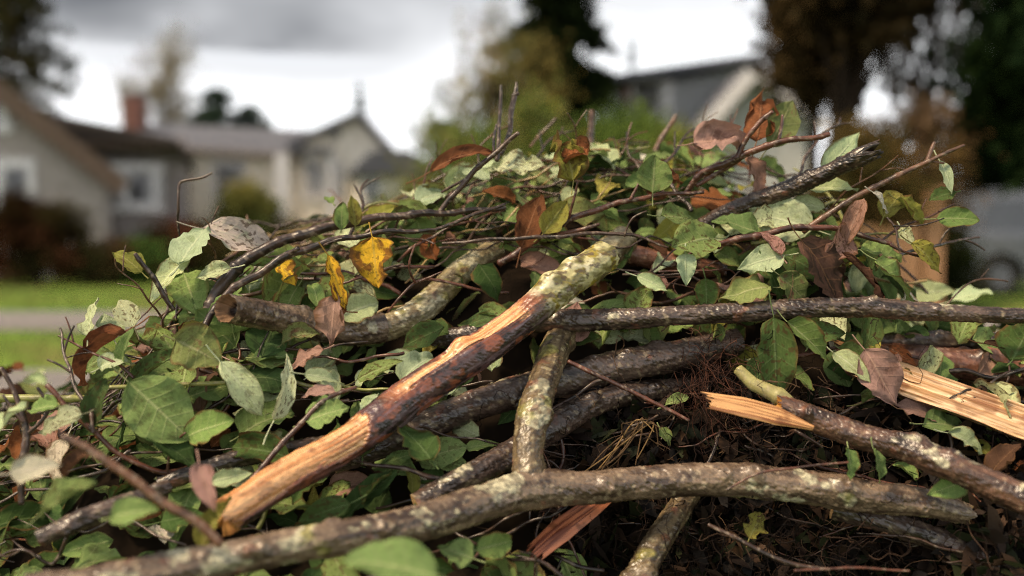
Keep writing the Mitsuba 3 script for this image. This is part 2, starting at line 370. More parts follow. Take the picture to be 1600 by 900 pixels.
gx, gy = gx[~onp], gy[~onp]; n = len(gx)
a = rng.uniform(0, 6.28, n); hh = rng.uniform(.03, .075, n); w = .004 + .0012 * gy / 5
p0 = np.stack([gx, gy, np.zeros(n)], -1); side = np.stack([np.cos(a), np.sin(a), 0 * a], -1) * w[:, None]
tipv = p0 + np.stack([rng.normal(0, .02, n), rng.normal(0, .02, n), hh], -1)
V = np.stack([p0 - side, p0 + side, tipv], 1).reshape(-1, 3)
gp = meshkit.fbm(np.stack([gx * .9, gy * 2.2, gx * 0], -1), 3, 21); gc = lerp(np.array([.050, .105, .016]), np.array([.098, .130, .028]), rng.random(n)); gc = lerp(gc, np.array([.13, .10, .04]), sstep(.50, .66, gp) * .7)
mb.add(V, np.arange(3 * n).reshape(-1, 3), np.repeat(gc, 3, 0)); k = mb.put('grass', 'foliage_mat'); tag(k, 'short green lawn grass on either side of the paths', 'grass', kind='stuff')

# ================================================================== HOUSES
def wn(c, amt=.12, f=3.0):
    def fn(p, n, uv):
        return mi.Color3f(*[float(x) for x in c]) * (1 - amt + 2 * amt * fbm(p.x * f, p.y * f, p.z * f, octaves=4))
    return proc(fn)
mat('siding_grey', wn((.335, .295, .265)), .7, .3); mat('trim_white', wn((.62, .60, .60), .06), .6, .4); mat('fascia_brown', wn((.12, .08, .056)), .7, .3)
mat('roof_dark', wn((.055, .045, .04)), .85, .2); mat('mauve_wall', wn((.27, .235, .225)), .7, .3); mat('shingle_grey', wn((.092, .096, .112), .2, 6), .9, .1)
mat('cream_wall', wn((.82, .75, .64), .08), .7, .3); mat('pale_wall', wn((.42, .42, .40), .08), .7, .3); mat('house_grey', wn((.33, .335, .34)), .7, .3)
mat('dark_inside', (.03, .03, .03), .8, .2); mat('red_brown', wn((.20, .10, .08)), .7, .3)
def brick_col(p, n, uv):
    r = dr.floor(p.z / .075); x = (p.x + p.y) / .22 + .5 * (r - 2 * dr.floor(r * .5))
    j = dr.minimum(smoothstep(0, .08, x - dr.floor(x)), smoothstep(0, .2, p.z / .075 - r))
    return mix(mi.Color3f(.22, .19, .17), mix(mi.Color3f(.10, .036, .028), mi.Color3f(.155, .062, .045), cell_rand(dr.floor(x), r, 1)), j)
mat('brick_mat', proc(brick_col), .85, .2)
scene['pane_mat'] = {'type': 'thindielectric', 'int_ior': 1.25}
class House:
    def __init__(s, key, px, d, yaw, z0=0):
        s.key = key; o = P(px, 360, d); s.o = np.array([o[0], o[1], z0]); a = math.radians(yaw)
        s.M = np.array([[math.cos(a), -math.sin(a), 0], [math.sin(a), math.cos(a), 0], [0, 0, 1]])
    def w(s, V): return np.asarray(V) @ s.M.T + s.o
    def box(s, name, x0, x1, y0, y1, z0, z1, m, parent=None):
        b = trimesh.creation.box((abs(x1 - x0), abs(y1 - y0), abs(z1 - z0))); b.apply_translation(((x0 + x1) / 2, (y0 + y1) / 2, (z0 + z1) / 2))
        return obj(name, (s.w(b.vertices), b.faces), m, parent or s.key)
    def prism(s, name, poly, y0, y1, m, parent=None):
        """A polygon (x, z), extruded from y0 back to y1."""
        from shapely.geometry import Polygon
        e = trimesh.creation.extrude_polygon(Polygon(poly), y1 - y0, engine='earcut')
        v = np.array(e.vertices); v = np.stack([v[:, 0], y1 - v[:, 2], v[:, 1]], -1)
        return obj(name, (s.w(v), e.faces), m, parent or s.key)
    def slab(s, name, x0, z0, x1, z1, th, y0, y1, m, parent=None):
        dx, dz = x1 - x0, z1 - z0; L = math.hypot(dx, dz); nx, nz = -dz / L * th, dx / L * th
        return s.prism(name, [(x0, z0), (x1, z1), (x1 + nx, z1 + nz), (x0 + nx, z0 + nz)], y0, y1, m, parent)
    def window(s, x0, x1, z0, z1, y, t=.11, mull=True, front=.05):
        f = s.box('window', x0 - t, x1 + t, y - front, y - .002, z1, z1 + t * 1.2, 'trim_white')
        s.box('frame', x0 - t, x0, y - front, y - .002, z0, z1 - .002, 'trim_white', f); s.box('frame', x1, x1 + t, y - front, y - .002, z0, z1 - .002, 'trim_white', f)
        s.box('sill', x0 - t * 1.3, x1 + t * 1.3, y - front - .05, y - .002, z0 - t, z0 - .002, 'trim_white', f)
        if mull: s.box('frame', x0 + .003, x1 - .003, y - front + .01, y - .004, (z0 + z1) / 2 - .03, (z0 + z1) / 2 + .03, 'trim_white', f)
        s.box('backing', x0 + .003, x1 - .003, y - .012, y - .006, z0, z1 - .003, 'dark_inside', f)
        s.box('pane', x0 + .003, x1 - .003, y - .030, y - .024, z0, z1 - .003, 'pane_mat', f)
        return f

# the grey clapboard house on the left
k1 = 22 / FPX
hs = House(thing('grey_house', 'grey clapboard gabled house with brown barge boards at the far left', 'house'), 165, 22, 25)
Z = lambda py, kk: 1.1 + (360 - py) * kk
ez, sl, ap = Z(268, k1), .83, -4.6
hs.prism('wall', [(0, 0), (0, ez), (ap, ez - sl * ap), (2 * ap, ez), (2 * ap, 0)], .03, 9, 'siding_grey')
zz = .25
while zz < ez - sl * ap - .1:
    cut = lambda z: 0 if z <= ez else -(z - ez) / sl
    xr0, xr1 = cut(zz), cut(zz + .168)
    lo, hi = zz, zz + .168
    xl0, xl1 = 2 * ap - xr0, 2 * ap - xr1
    vb = np.array([[xl0, -.012, lo], [xr0, -.012, lo], [xr1, .012, hi], [xl1, .012, hi], [xl0, .028, lo], [xr0, .028, lo], [xr1, .028, hi], [xl1, .028, hi]])
    fb = [[0, 1, 2], [0, 2, 3], [4, 6, 5], [4, 7, 6], [0, 4, 5], [0, 5, 1], [1, 5, 6], [1, 6, 2], [3, 2, 6], [3, 6, 7], [0, 3, 7], [0, 7, 4]]
    obj('siding_board', (hs.w(vb), fb), 'siding_grey', hs.key); zz += .17
hs.slab('roof', ap, ez - sl * ap + .05, .28, ez - sl * .28 + .05, .10, -.35, 9.3, 'roof_dark')
hs.slab('roof', 2 * ap - .28, ez - sl * .28 + .05, ap - .003, ez - sl * ap + .05, .10, -.35, 9.3, 'roof_dark')
hs.slab('barge_board', ap, ez - sl * ap - .34, .26, ez - sl * .26 - .34, .41, -.42, -.355, 'fascia_brown')
hs.slab('barge_board', 2 * ap - .26, ez - sl * .26 - .34, ap - .003, ez - sl * ap - .34, .41, -.42, -.355, 'fascia_brown')
hs.slab('soffit', ap, ez - sl * ap - .02, .24, ez - sl * .24 - .02, .06, -.34, -.02, 'fascia_brown')
hs.window(-2.75, -2.10, 3.42, 3.88, -.014, t=.2); hs.window(-2.02, -1.60, 1.2, 2.46, -.014, t=.19, mull=False); hs.window(-6.9, -5.9, 1.05, 2.5, -.014)
hs.box('corner_board', -.12, .02, -.03, -.014, .1, ez - .1, 'siding_grey')
hs.box('downpipe', .05, .13, -.12, -.04, .1, ez - .3, 'mauve_wall')
# its side wing with the bay window
k2 = 25 / FPX
hg = House(hs.key, 165, 25, 18)
wx = lambda px: (px - 165) * k2
e2 = Z(232, k2)
hg.box('wing_wall', -2.0, wx(287), 0, 6, 0, e2 + .3, 'mauve_wall')
hg.slab('wing_roof', wx(95), Z(194, k2), wx(268), Z(225, k2), .10, -1.1, 6.2, 'roof_dark')
hg.slab('wing_roof', wx(268) + .003, Z(225, k2), wx(293), Z(250, k2), .10, -1.1, 6.2, 'roof_dark')
hg.slab('fascia_board', wx(100), Z(198, k2) - .14, wx(268), Z(228, k2) - .07, .17, -1.17, -1.105, 'roof_dark')
hg.box('soffit', -2.0, wx(283), -1.05, -.005, e2 - .02, e2 + .06, 'fascia_brown')
hg.prism('gable_panel', [(-1.6, e2 + .07), (wx(283), e2 + .07), (wx(268), Z(229, k2)), (-1.6, Z(200, k2))], -.98, -.92, 'roof_dark')
hg.box('bay', wx(182), wx(250), -.55, -.003, Z(372, k2), Z(262, k2), 'mauve_wall')
hg.window(wx(203), wx(234), Z(316, k2), Z(270, k2), -.555, t=.15, mull=False); hg.window(wx(184), wx(192), Z(312, k2), Z(270, k2), -.56, t=.05, mull=False)
hg.window(wx(246), wx(249.5), Z(312, k2), Z(270, k2), -.56, t=.05, mull=False)
hg.box('bay_sill', wx(178), wx(256), -.7, -.56, Z(332, k2), Z(322, k2), 'trim_white')
hg.box('bay_head', wx(178), wx(254), -.65, -.558, Z(266, k2), Z(258, k2), 'trim_white')

# the cream house with the long grey roof
k3 = 32 / FPX
hc = House(thing('cream_house', 'cream single storey house with long grey roof, porch and brick chimney behind the pile', 'house'), 540, 32, 12)
X3 = lambda px: (px - 540) * k3; Z3 = lambda py: Z(py, k3)
hc.box('wall', X3(262), X3(478), 0, 7, 0, Z3(236), 'cream_wall')
def roof_mesh(h, name, pts, th, m):
    v = np.array(pts, float); n = len(v); V = np.vstack([v, v - [0, 0, th]])
    F = [[0, i, i + 1] for i in range(1, n - 1)] + [[n, n + i + 1, n + i] for i in range(1, n - 1)]
    for i in range(n): j = (i + 1) % n; F += [[i, n + i, n + j], [i, n + j, j]]
    return obj(name, (h.w(V), F), m, h.key)
roof_mesh(hc, 'roof', [(X3(250), -.6, Z3(232)), (X3(520), -.6, Z3(246)), (X3(520), 4.5, Z3(185)), (X3(180), 4.5, Z3(178))], .16, 'shingle_grey')
roof_mesh(hc, 'roof', [(X3(250), -.605, Z3(232)), (X3(180), 4.505, Z3(178)), (X3(160), 8.4, Z3(228))], .16, 'shingle_grey')
hc.slab('gutter', X3(252), Z3(240), X3(470), Z3(250), .12, -.72, -.615, 'mauve_wall')
hc.prism('gable_wall', [(X3(478), 0), (X3(603), 0), (X3(603), Z3(242)), (X3(558), Z3(190)), (X3(478), Z3(226))], -.9, 6, 'cream_wall')
hc.slab('gable_roof', X3(455), Z3(240) + .02, X3(558), Z3(190), .18, -1.4, 6.5, 'shingle_grey'); hc.slab('gable_roof', X3(558) + .003, Z3(190), X3(612), Z3(250), .18, -1.4, 6.5, 'shingle_grey')
v_ = hc.box('gable_vent', X3(515), X3(530), -.95, -.905, Z3(222), Z3(206), 'dark_inside')
for i in range(4): hc.box('louvre', X3(515) + .02, X3(530) - .02, -.98, -.952, Z3(222) + .05 + .08 * i, Z3(222) + .09 + .08 * i, 'house_grey', v_)
hc.box('porch_roof', X3(455), X3(520), -2.2, -1.42, Z3(248), Z3(240), 'shingle_grey')
for a_, b_ in ((437, 456), (512, 520)): hc.box('porch_column', X3(a_), X3(b_), -2.1, -1.7, 0, Z3(250), 'trim_white')
hc.window(X3(484), X3(496), Z3(305), Z3(262), -.905, t=.18); hc.window(X3(515), X3(527), Z3(305), Z3(268), -.905, t=.18); hc.window(X3(350), X3(385), Z3(310), Z3(262), -.004, t=.15)
hc.box('annex_wall', X3(553), X3(660), -2.6, -.91, 0, Z3(272), 'cream_wall')
hc.prism('annex_roof', [(X3(543), Z3(276)), (X3(572), Z3(248)), (X3(625), Z3(246)), (X3(668), Z3(274)), (X3(668), Z3(279)), (X3(543), Z3(281))], -3.1, -.905, 'shingle_grey')
hc.window(X3(565), X3(580), Z3(320), Z3(290), -2.605, t=.12)
hk = House(hc.key, 209, 33, 0); k7 = 33 / FPX
ch = hk.box('chimney', -13.5 * k7, 13.5 * k7, 0, .7, Z(215, k7), Z(149, k7), 'brick_mat'); hk.box('cap', -15.5 * k7, 15.5 * k7, -.05, .75, Z(148.9, k7), Z(142, k7), 'house_grey', ch)

# the house half hidden behind the pile's crest on the right
k4 = 30 / FPX
hr = House(thing('upper_house', 'grey house with low roof and white corner post behind the crest of the pile', 'house'), 800, 30, 0)
X4 = lambda px: (px - 800) * k4; Z4 = lambda py: Z(py, k4)
hr.box('wall', X4(960), X4(1172), 0, 7, 0, Z4(138), 'house_grey')
hr.slab('roof', X4(925), Z4(140), X4(1182), Z4(103), .2, -.9, 7.5, 'shingle_grey')
hr.prism('gable_panel', [(X4(1000), Z4(137.9)), (X4(1170), Z4(137.9)), (X4(1170), Z4(108))], .004, .1, 'house_grey')
hr.box('corner_post', X4(1034), X4(1049), -.12, -.003, 1, Z4(128), 'trim_white')
f_ = hr.window(X4(990), X4(1028), Z4(172), Z4(134), -.003, t=.1)
hr.box('shutter', X4(972), X4(983), -.05, -.004, Z4(170), Z4(136), 'red_brown')
hw = House(thing('white_house', 'white gabled house with broad white rake board beside the dark trees', 'house'), 800, 27, 0)
k5 = 27 / FPX
X5 = lambda px: (px - 800) * k5; Z5 = lambda py: Z(py, k5)
hw.prism('wall', [(X5(1095), 0), (X5(1262), 0), (X5(1262), Z5(190)), (X5(1172), Z5(120)), (X5(1095), Z5(205))], 0, 6, 'pale_wall')
hw.slab('roof', X5(1060), Z5(238), X5(1172), Z5(112), .16, -.5, 6.4, 'shingle_grey'); hw.slab('roof', X5(1172) + .003, Z5(112), X5(1275), Z5(196), .16, -.5, 6.4, 'shingle_grey')
hw.slab('rake_board', X5(1064), Z5(252), X5(1172), Z5(128), .34, -.58, -.505, 'trim_white'); hw.slab('rake_board', X5(1172) + .003, Z5(128), X5(1270), Z5(210), .3, -.58, -.505, 'trim_white')

# ================================================================== FENCE AND CAR on the right
mat('fence_wood', wn((.30, .165, .08), .2, 4), .7, .3)
fe = House(thing('wooden_fence', 'tan board fence with a tall end post beside the silver car', 'fence'), 800, 12, 0)
k6 = 12 / FPX
for i in range(9):
    x0 = (1440 - 800) * k6 - .19 * (i + 1)
    fe.box('board', x0, x0 + .175, 0, .025, .06 + .01 * (i % 2), Z(352, k6) - .01 * (i % 3), 'fence_wood')
for zz in (.35, 1.0): fe.box('rail', (1440 - 800) * k6 - 1.72, (1440 - 800) * k6, .028, .075, zz, zz + .09, 'fence_wood')
fe.box('post', (1445 - 800) * k6, (1472 - 800) * k6, -.06, .2, 0, Z(300, k6), 'fence_wood'); fe.box('post_cap', (1442 - 800) * k6, (1475 - 800) * k6, -.09, .23, Z(300, k6) + .002, Z(300, k6) + .06, 'fence_wood')
scene['car_paint'] = {'type': 'twosided', 'bsdf': {'type': 'principled', 'base_color': rgb(.11, .115, .125), 'roughness': .25, 'metallic': .5, 'clearcoat': 1.0, 'clearcoat_gloss': .9}}
mat('rubber', (.025, .025, .025), .8, .3); mat('rim_metal', (.16, .16, .17), .4, .6, metallic=.9); mat('tail_red', (.35, .02, .02), .3, .6); mat('car_glass', (.02, .025, .03), .06, .8)
car = thing('parked_car', 'silver grey parked car behind the tan fence post at the right edge', 'car')
from shapely.geometry import Polygon, Point
hcx = House(car, 1478, 16, -4)
prof = [(0, .42), (.04, .95), (.10, 1.05), (.42, 1.66), (.60, 1.73), (2.2, 1.75), (2.55, 1.68), (3.35, 1.12), (4.35, .98), (4.55, .80), (4.58, .42), (4.3, .28), (.2, .28)]
pg = Polygon(prof).buffer(-.05).buffer(.05)
for cx in (.92, 3.62): pg = pg.difference(Point(cx, .33).buffer(.40))
e = trimesh.creation.extrude_polygon(pg, 1.75, engine='earcut'); e = e.subdivide_to_size(.25)
v = np.array(e.vertices); yy = v[:, 2] - .875; tum = np.clip((v[:, 1] - 1.0) / .75, 0, 1) * .2
v = np.stack([v[:, 0], .9 + yy * (1 - tum), v[:, 1]], -1)
obj('body', trimesh.Trimesh(hcx.w(v), e.faces, process=True), 'car_paint', car, 35)
for nm, q in (('side_window', [(.55, 1.10), (.72, 1.58), (1.45, 1.62), (1.45, 1.10)]), ('side_window', [(1.52, 1.10), (1.52, 1.62), (2.35, 1.60), (3.0, 1.14)])):
    vv = []
    for (x, z) in q:
        t_ = np.clip((z - 1.0) / .75, 0, 1) * .2; vv.append((x, .9 - .875 * (1 - t_) - .006, z))
    vv = np.array(vv); V = np.vstack([vv, vv + [0, .012, 0]])
    F = [[0, 1, 2], [0, 2, 3], [4, 6, 5], [4, 7, 6]] + [x for i in range(4) for x in ([i, 4 + i, 4 + (i + 1) % 4], [i, 4 + (i + 1) % 4, (i + 1) % 4])]
    obj(nm, (hcx.w(V), F), 'car_glass', car)
for cx in (.92, 3.62):
    for y in (.12, 1.68):
        ty = trimesh.creation.torus(.25, .085, major_sections=36, minor_sections=12); tv = np.array(ty.vertices); tv = np.stack([tv[:, 0] + cx, tv[:, 2] * 1.2 + y, tv[:, 1] + .335], -1)
        wk = obj('wheel', (hcx.w(tv), ty.faces), 'rubber', car, True)
        cy = trimesh.creation.cylinder(.2, .12, sections=30); cv = np.array(cy.vertices); cv = np.stack([cv[:, 0] + cx, cv[:, 2] + y, cv[:, 1] + .335], -1); obj('rim', (hcx.w(cv), cy.faces), 'rim_metal', wk)
hcx.box('tail_light', .0, .16, .02, .3, .86, 1.12, 'tail_red', car); hcx.box('bumper', -.07, .3, .04, 1.76, .40, .62, 'rubber', car)
hcx.box('roof_rail', .7, 2.2, .20, .24, 1.76, 1.80, 'rim_metal', car); hcx.box('door_handle', 1.3, 1.45, -.01, .02, .98, 1.02, 'rim_metal', car)

# ================================================================== TREES AND SHRUBS
def cards(pts, size, rng, cols, spread=.35, aspect=.6, droop=None):
    """Leaf faces at the points: small bent diamonds of random direction."""
    n = len(pts); d = nrm(rng.normal(0, 1, (n, 3)) + (0 if droop is None else droop)); u = nrm(np.cross(d, rng.normal(0, 1, (n, 3))))
    sz = size * rng.uniform(1 - spread, 1 + spread, n)[:, None]
    nn = np.cross(d, u)
    V = np.stack([pts - d * sz, pts + u * sz * aspect + nn * sz * .15, pts + d * sz, pts - u * sz * aspect + nn * sz * .15], 1).reshape(-1, 3)
    i = np.arange(n)[:, None] * 4
    return V, np.vstack([i + [0, 1, 2], i + [0, 2, 3]]), np.repeat(cols, 4, 0)
def palette(n, rng, hexes, jitter=.25):
    c = np.array([lin(h) for h in hexes])[rng.integers(0, len(hexes), n)]
    return np.clip(c * rng.uniform(1 - jitter, 1 + jitter, (n, 1)), 0, 1)
mat('trunk_mat', VC, .85, .2)
def trunk_col(V, hexes, seed):
    m = meshkit.fbm(V * [14, 14, 3], 4, seed); return lerp(lin(hexes[0]), lin(hexes[1]), sstep(.35, .65, m))
def conifer(name, label, px, d, height, radius, seed, hexes, n=9000, z0=.5, size=.16, dens=1.0, group=None, taper=1.0, levels=34, trunk_r=.16, z_base=0):
    rng = np.random.default_rng(seed); o = P(px, 360, d); o[2] = z_base
    key = thing(name, label, 'tree', group)
    zs = np.linspace(0, height, 12); C = o + np.stack([.1 * np.sin(zs * .4 + seed), .1 * np.cos(zs * .5), zs], -1)
    V, F = thin_tube(C, np.linspace(trunk_r, .02, 12), 10, ref=(0, -1, 0)); obj('trunk', (V, F), 'trunk_mat', key, True, color=trunk_col(V, ('4a3a2c', '241a14'), seed))
    pts, lm = [], MB()
    for lv in range(levels):
        f = (lv + rng.random()) / levels; z = z0 + (height - z0) * f
        r = radius * (1 - f) ** taper * rng.uniform(.6, 1.15) + .1
        for b in range(rng.integers(4, 8)):
            a = rng.uniform(0, 6.28); rr = r * rng.uniform(.55, 1.1)
            m = np.linspace(0, 1, 6)[:, None]
            br = o + [0, 0, z] + m * np.array([math.cos(a), math.sin(a), 0]) * rr + np.array([0, 0, 1.0]) * (-.35 * m ** 1.5 * rr + .12 * rr * m ** 3)
            v, f_ = thin_tube(br, np.linspace(.03, .006, 6), 4, ref=(.1, .2, .97)); lm.add(v, f_, lin('2e231a'))
            kk = int(n / (levels * 5.5) * (.3 + rr / radius)); t_ = rng.random(kk) ** .7
            q = o + [0, 0, z] + t_[:, None] * np.array([math.cos(a), math.sin(a), 0]) * rr + np.array([0, 0, 1.0]) * (-.35 * t_[:, None] ** 1.5 * rr)
            pts.append(q + rng.normal(0, .10 + .07 * rr, (kk, 3)) * [1, 1, .5])
    labels[lm.put('limbs', 'trunk_mat', key)] = {'kind': 'stuff'}; pts = np.vstack(pts)
    mbx = MB(); mbx.add(*cards(pts, size, rng, palette(len(pts), rng, hexes), aspect=.35, droop=np.array([0, 0, -.6]))); mbx.put('crown', 'foliage_mat', key)
    return key
def broad(name, label, px, d, z_lo, z_hi, rx, ry, seed, hexes, n=9000, clumps=40, size=.08, cs=.35, cat='tree', trunk_r=.1, trunk_hex=('54453a', '2b211b'), group=None, z_base=0, bare=False, trunks=1, clump_box=None):
    rng = np.random.default_rng(seed); o = P(px, 360, d); o[2] = z_base
    key = thing(name, label, cat, group)
    cz = (z_lo + z_hi) / 2; hz = (z_hi - z_lo) / 2
    cc = nrm(rng.normal(0, 1, (clumps, 3))) * rng.random((clumps, 1)) ** .4 * [rx, ry, hz] + o + [0, 0, cz]
    lm = MB()
    top = o + [0, 0, z_lo + hz * 1.2]
    for t_ in range(trunks):
        off = np.array([(t_ - (trunks - 1) / 2) * trunk_r * 3, 0, 0]); m = np.linspace(0, 1, 9)[:, None]
        C = (o + off) * (1 - m) + (top + off * 2) * m + np.array([.15, .1, 0]) * np.sin(m * 5 + seed) * rx * .12
        V, F = thin_tube(C, np.linspace(trunk_r, trunk_r * .35, 9), 10, ref=(0, -1, 0)); obj('trunk', (V, F), 'trunk_mat', key, True, color=trunk_col(V, trunk_hex, seed))
        for i in range(t_, clumps, trunks):
            s0 = C[rng.integers(3, 9)]; m2 = np.linspace(0, 1, 6)[:, None]
            br = s0 * (1 - m2) + cc[i] * m2 + np.array([0, 0, 1]) * np.sin(np.pi * m2) * .1 * rx
            v, f_ = thin_tube(br, np.linspace(trunk_r * .32, trunk_r * .06, 6), 5, ref=(.1, .2, .97)); lm.add(v, f_, trunk_col(v, trunk_hex, seed + 1))
            if bare:
                for _ in range(10):
                    e_ = cc[i] + rng.normal(0, 1, 3) * [cs, cs, cs * 1.4] + [0, 0, cs * .5]; b0 = br[rng.integers(2, 6)]
                    v, f_ = thin_tube(b0 * (1 - m2) + e_ * m2, np.linspace(.012, .005, 6), 3, ref=(.1, .2, .97)); lm.add(v, f_, lin('6e6258'))
    labels[lm.put('limbs', 'trunk_mat', key)] = {'kind': 'stuff'}
    per = n // clumps; pts, cols = [], []
    for c in cc:
        h = palette(1, rng, hexes, .1)[0]
        q = c + rng.normal(0, cs, (per, 3)) * rng.uniform(.7, 1.2); pts.append(q); cols.append(np.clip(h * rng.uniform(.7, 1.3, (per, 1)), 0, 1))
    pts, cols = np.vstack(pts), np.vstack(cols); keep = pts[:, 2] > z_base + .03
    mbx = MB(); mbx.add(*cards(pts[keep], size, rng, cols[keep])); mbx.put('crown' if cat == 'tree' else 'foliage', 'foliage_mat', key)
    return key
GD = ('2f3a22', '24301c', '3d4428'); OL = ('4d4d2b', '5e5a34', '3d4226'); BR = ('5a4028', '6d4a30', '463322')
conifer('conifer_tree', 'dark brownish conifer rising behind the grey house at the upper left', 22, 36, 15.5, 5.0, 11, ('3d3d26', '4a4228', '2c3120'), n=17000, size=.2, levels=44)
broad('bare_tree', 'tall almost leafless tree behind the brick chimney', 262, 46, 4.5, 11.2, 1.5, 1.2, 12, ('8b8266', '9a9072'), n=2600, clumps=34, size=.09, cs=.4, trunk_r=.12, trunk_hex=('8a7f70', '5a5048'), bare=True)
broad('bare_tree', 'smaller leafless tree left of the tall bare one', 203, 46, 4.5, 9.2, .6, .6, 13, ('8b8266', '7a765c'), n=900, clumps=14, size=.09, cs=.3, trunk_r=.08, trunk_hex=('8a7f70', '5a5048'), bare=True)
conifer('conifer_tree', 'dark pointed conifer behind the cream house roof, left one of two', 340, 46, 7.9, 3.4, 14, ('324236', '2a382c', '404e3a'), n=9000, size=.2, levels=30, taper=.5)
conifer('conifer_tree', 'dark low conifer behind the cream house roof, right one of two', 392, 47, 7.2, 3.2, 15, ('324236', '2a382c', '404e3a'), n=9000, size=.2, levels=28, taper=.5)
conifer('conifer_tree', 'slim far conifer above the cream house gable', 565, 55, 9.3, 1.0, 16, ('4b5550', '3d4744'), n=3000, size=.2, levels=24)
conifer('conifer_tree', 'tiny far conifer above the grey roof on the right', 986, 62, 13.2, .9, 17, ('5d6a70', '505c60'), n=2600, size=.22, levels=28)
conifer('cypress_tree', 'tall dense dark column shaped conifer above the middle of the pile', 862, 28, 17, 1.75, 18, ('1d2613', '151d0e', '28301a'), n=22000, size=.26, taper=.22, levels=60)
broad('loose_tree', 'loose olive tree with gaps left of the dark column conifer', 762, 22, 2.6, 6.0, 1.15, 1.0, 19, ('7d7548', '8a8054', '63633c', 'a59478'), n=1300, clumps=34, size=.085, cs=.27, trunk_r=.08)
broad('slanting_tree', 'thin yellowish sapling leaning in front of the dark conifer', 850, 17, 2.6, 4.6, .35, .3, 20, ('77683a', '6a6038'), n=900, clumps=12, size=.07, cs=.18, trunk_r=.04)
for i, (px, d, zl, zh, rx, hx, nn, lab) in enumerate([
        (690, 13, .4, 2.65, .85, ('68703c', '7a7848', '556434'), 5200, 'olive brown shrub behind the left shoulder of the pile crest'),
        (790, 12, .4, 2.75, .8, ('6a7240', '5f7036', '80804c'), 8000, 'mixed olive shrub behind the two upright dark twigs'),
        (900, 13, .4, 3.05, 1.0, ('768238', '66783a', '988f3e', '566a34'), 9000, 'yellow green shrub below the dark column conifer'),
        (1015, 12, .4, 2.5, .85, ('667838', '566830', '7f7f42'), 8000, 'green shrub in front of the grey house behind the crest')]):
    broad('shrub', lab, px, d, zl, zh, rx, .6, 30 + i, hx, n=nn, clumps=34, size=.05, cs=.17, cat='shrub', trunk_r=.04, trunks=2)
broad('big_tree', 'large dark brown tree with heavy trunk at the upper right', 1312, 18, 3.3, 10, 1.35, 1.3, 40, ('332b1c', '3f3421', '282418', '453824'), n=7500, clumps=56, size=.16, cs=.30, trunk_r=.30, trunk_hex=('3a2e24', '1c1510'))
broad('big_tree', 'dark slender tree left of the heavy trunk at the upper right', 1268, 19, 3.7, 9, .95, .9, 41, ('332b1c', '3f3421', '282418'), n=3000, clumps=40, size=.14, cs=.25, trunk_r=.15, trunk_hex=('3a2e24', '1c1510'))
broad('evergreen_tree', 'very dark evergreen tree filling the right edge', 1640, 14, 1.75, 7.5, 1.25, 1.0, 42, ('18240f', '121b0c', '22301a', '1c2a18'), n=8500, clumps=70, size=.11, cs=.28, trunk_r=.2, trunk_hex=('241c16', '120d0a'))
broad('evergreen_tree', 'dark green spreading evergreen left of the one at the right edge', 1545, 19, 1.5, 4.5, 1.1, .9, 43, ('22321a', '1a2814', '2e3b20'), n=9000, clumps=46, size=.08, cs=.26, trunk_r=.12, trunk_hex=('2a211a', '17110d'))
broad('twiggy_tree', 'thin twiggy tree with sparse leaves against bright sky at the upper right', 1450, 20, 3.0, 8, 1.5, 1.2, 44, ('4a4030', '3b3a26', '564a3c'), n=1500, clumps=30, size=.12, cs=.26, trunk_r=.12, trunk_hex=('3a2e26', '201812'))
broad('brown_shrub', 'rusty brown autumn shrub below the big dark tree', 1395, 14, .6, 3.1, .85, .7, 45, ('57452f', '624f30', '4a4028', '75604a'), n=9000, clumps=44, size=.055, cs=.2, cat='shrub', trunk_r=.05, trunks=2)
broad('brown_shrub', 'olive brown shrub right behind the charred branch stub', 1345, 12.5, .3, 2.6, .85, .6, 46, ('57492a', '4a4526', '665030'), n=7000, clumps=36, size=.05, cs=.18, cat='shrub', trunk_r=.05, trunks=2)
broad('brown_shrub', 'dark olive shrub in front of the silver car', 1470, 13.5, .3, 1.0, .6, .45, 47, ('2c3018', '3a3520', '222a16'), n=3000, clumps=24, size=.05, cs=.16, cat='shrub', trunk_r=.05, trunks=2)
for i, (px, d, zl, zh, rx, hx, nn, lab) in enumerate([
        (55, 19, .1, 1.75, .95, ('3f281c', '4e3424', '352818', '3e3a22'), 8000, 'rusty red shrub against the grey house at the left edge'),
        (140, 19.5, .1, .75, .7, ('44482a', '574a2c', '5d4630'), 3600, 'low brownish shrub at the foot of the grey house wall'),
        (215, 20, .1, .7, .6, ('3f5a2a', '56502e', '47612e'), 3200, 'low green shrub below the white bay window'),
        (265, 23, .1, 1.15, .55, ('6d4434', '5a3a2c', '4d4a30'), 3600, 'reddish shrub at the corner of the cream house'),
        (375, 26, .2, 2.35, 1.0, ('75743f', '616a38', '8a7f44'), 7000, 'tall yellow green shrub in front of the cream house'),
        (310, 25, .1, 1.2, .8, ('4a4c2a', '5a4a32'), 3600, 'dark low shrub left of the tall yellow green one'),
        (450, 26, .1, 1.3, 1.1, ('4f5030', '5d5236', '44482c'), 4800, 'dull olive hedge shrub under the porch column'),
        (540, 26, .1, 1.1, 1.0, ('6a6a48', '5c5d3e'), 3600, 'grey green low shrub under the cream gable'),
        (630, 20, .1, 1.3, .8, ('55562f', '665e3e'), 4200, 'olive shrub at the foot of the porch annex')]):
    broad('garden_shrub', lab, px, d, zl, zh, rx, .5, 60 + i, hx, n=nn, clumps=30, size=.06, cs=.17, cat='shrub', trunk_r=.03, trunks=2)

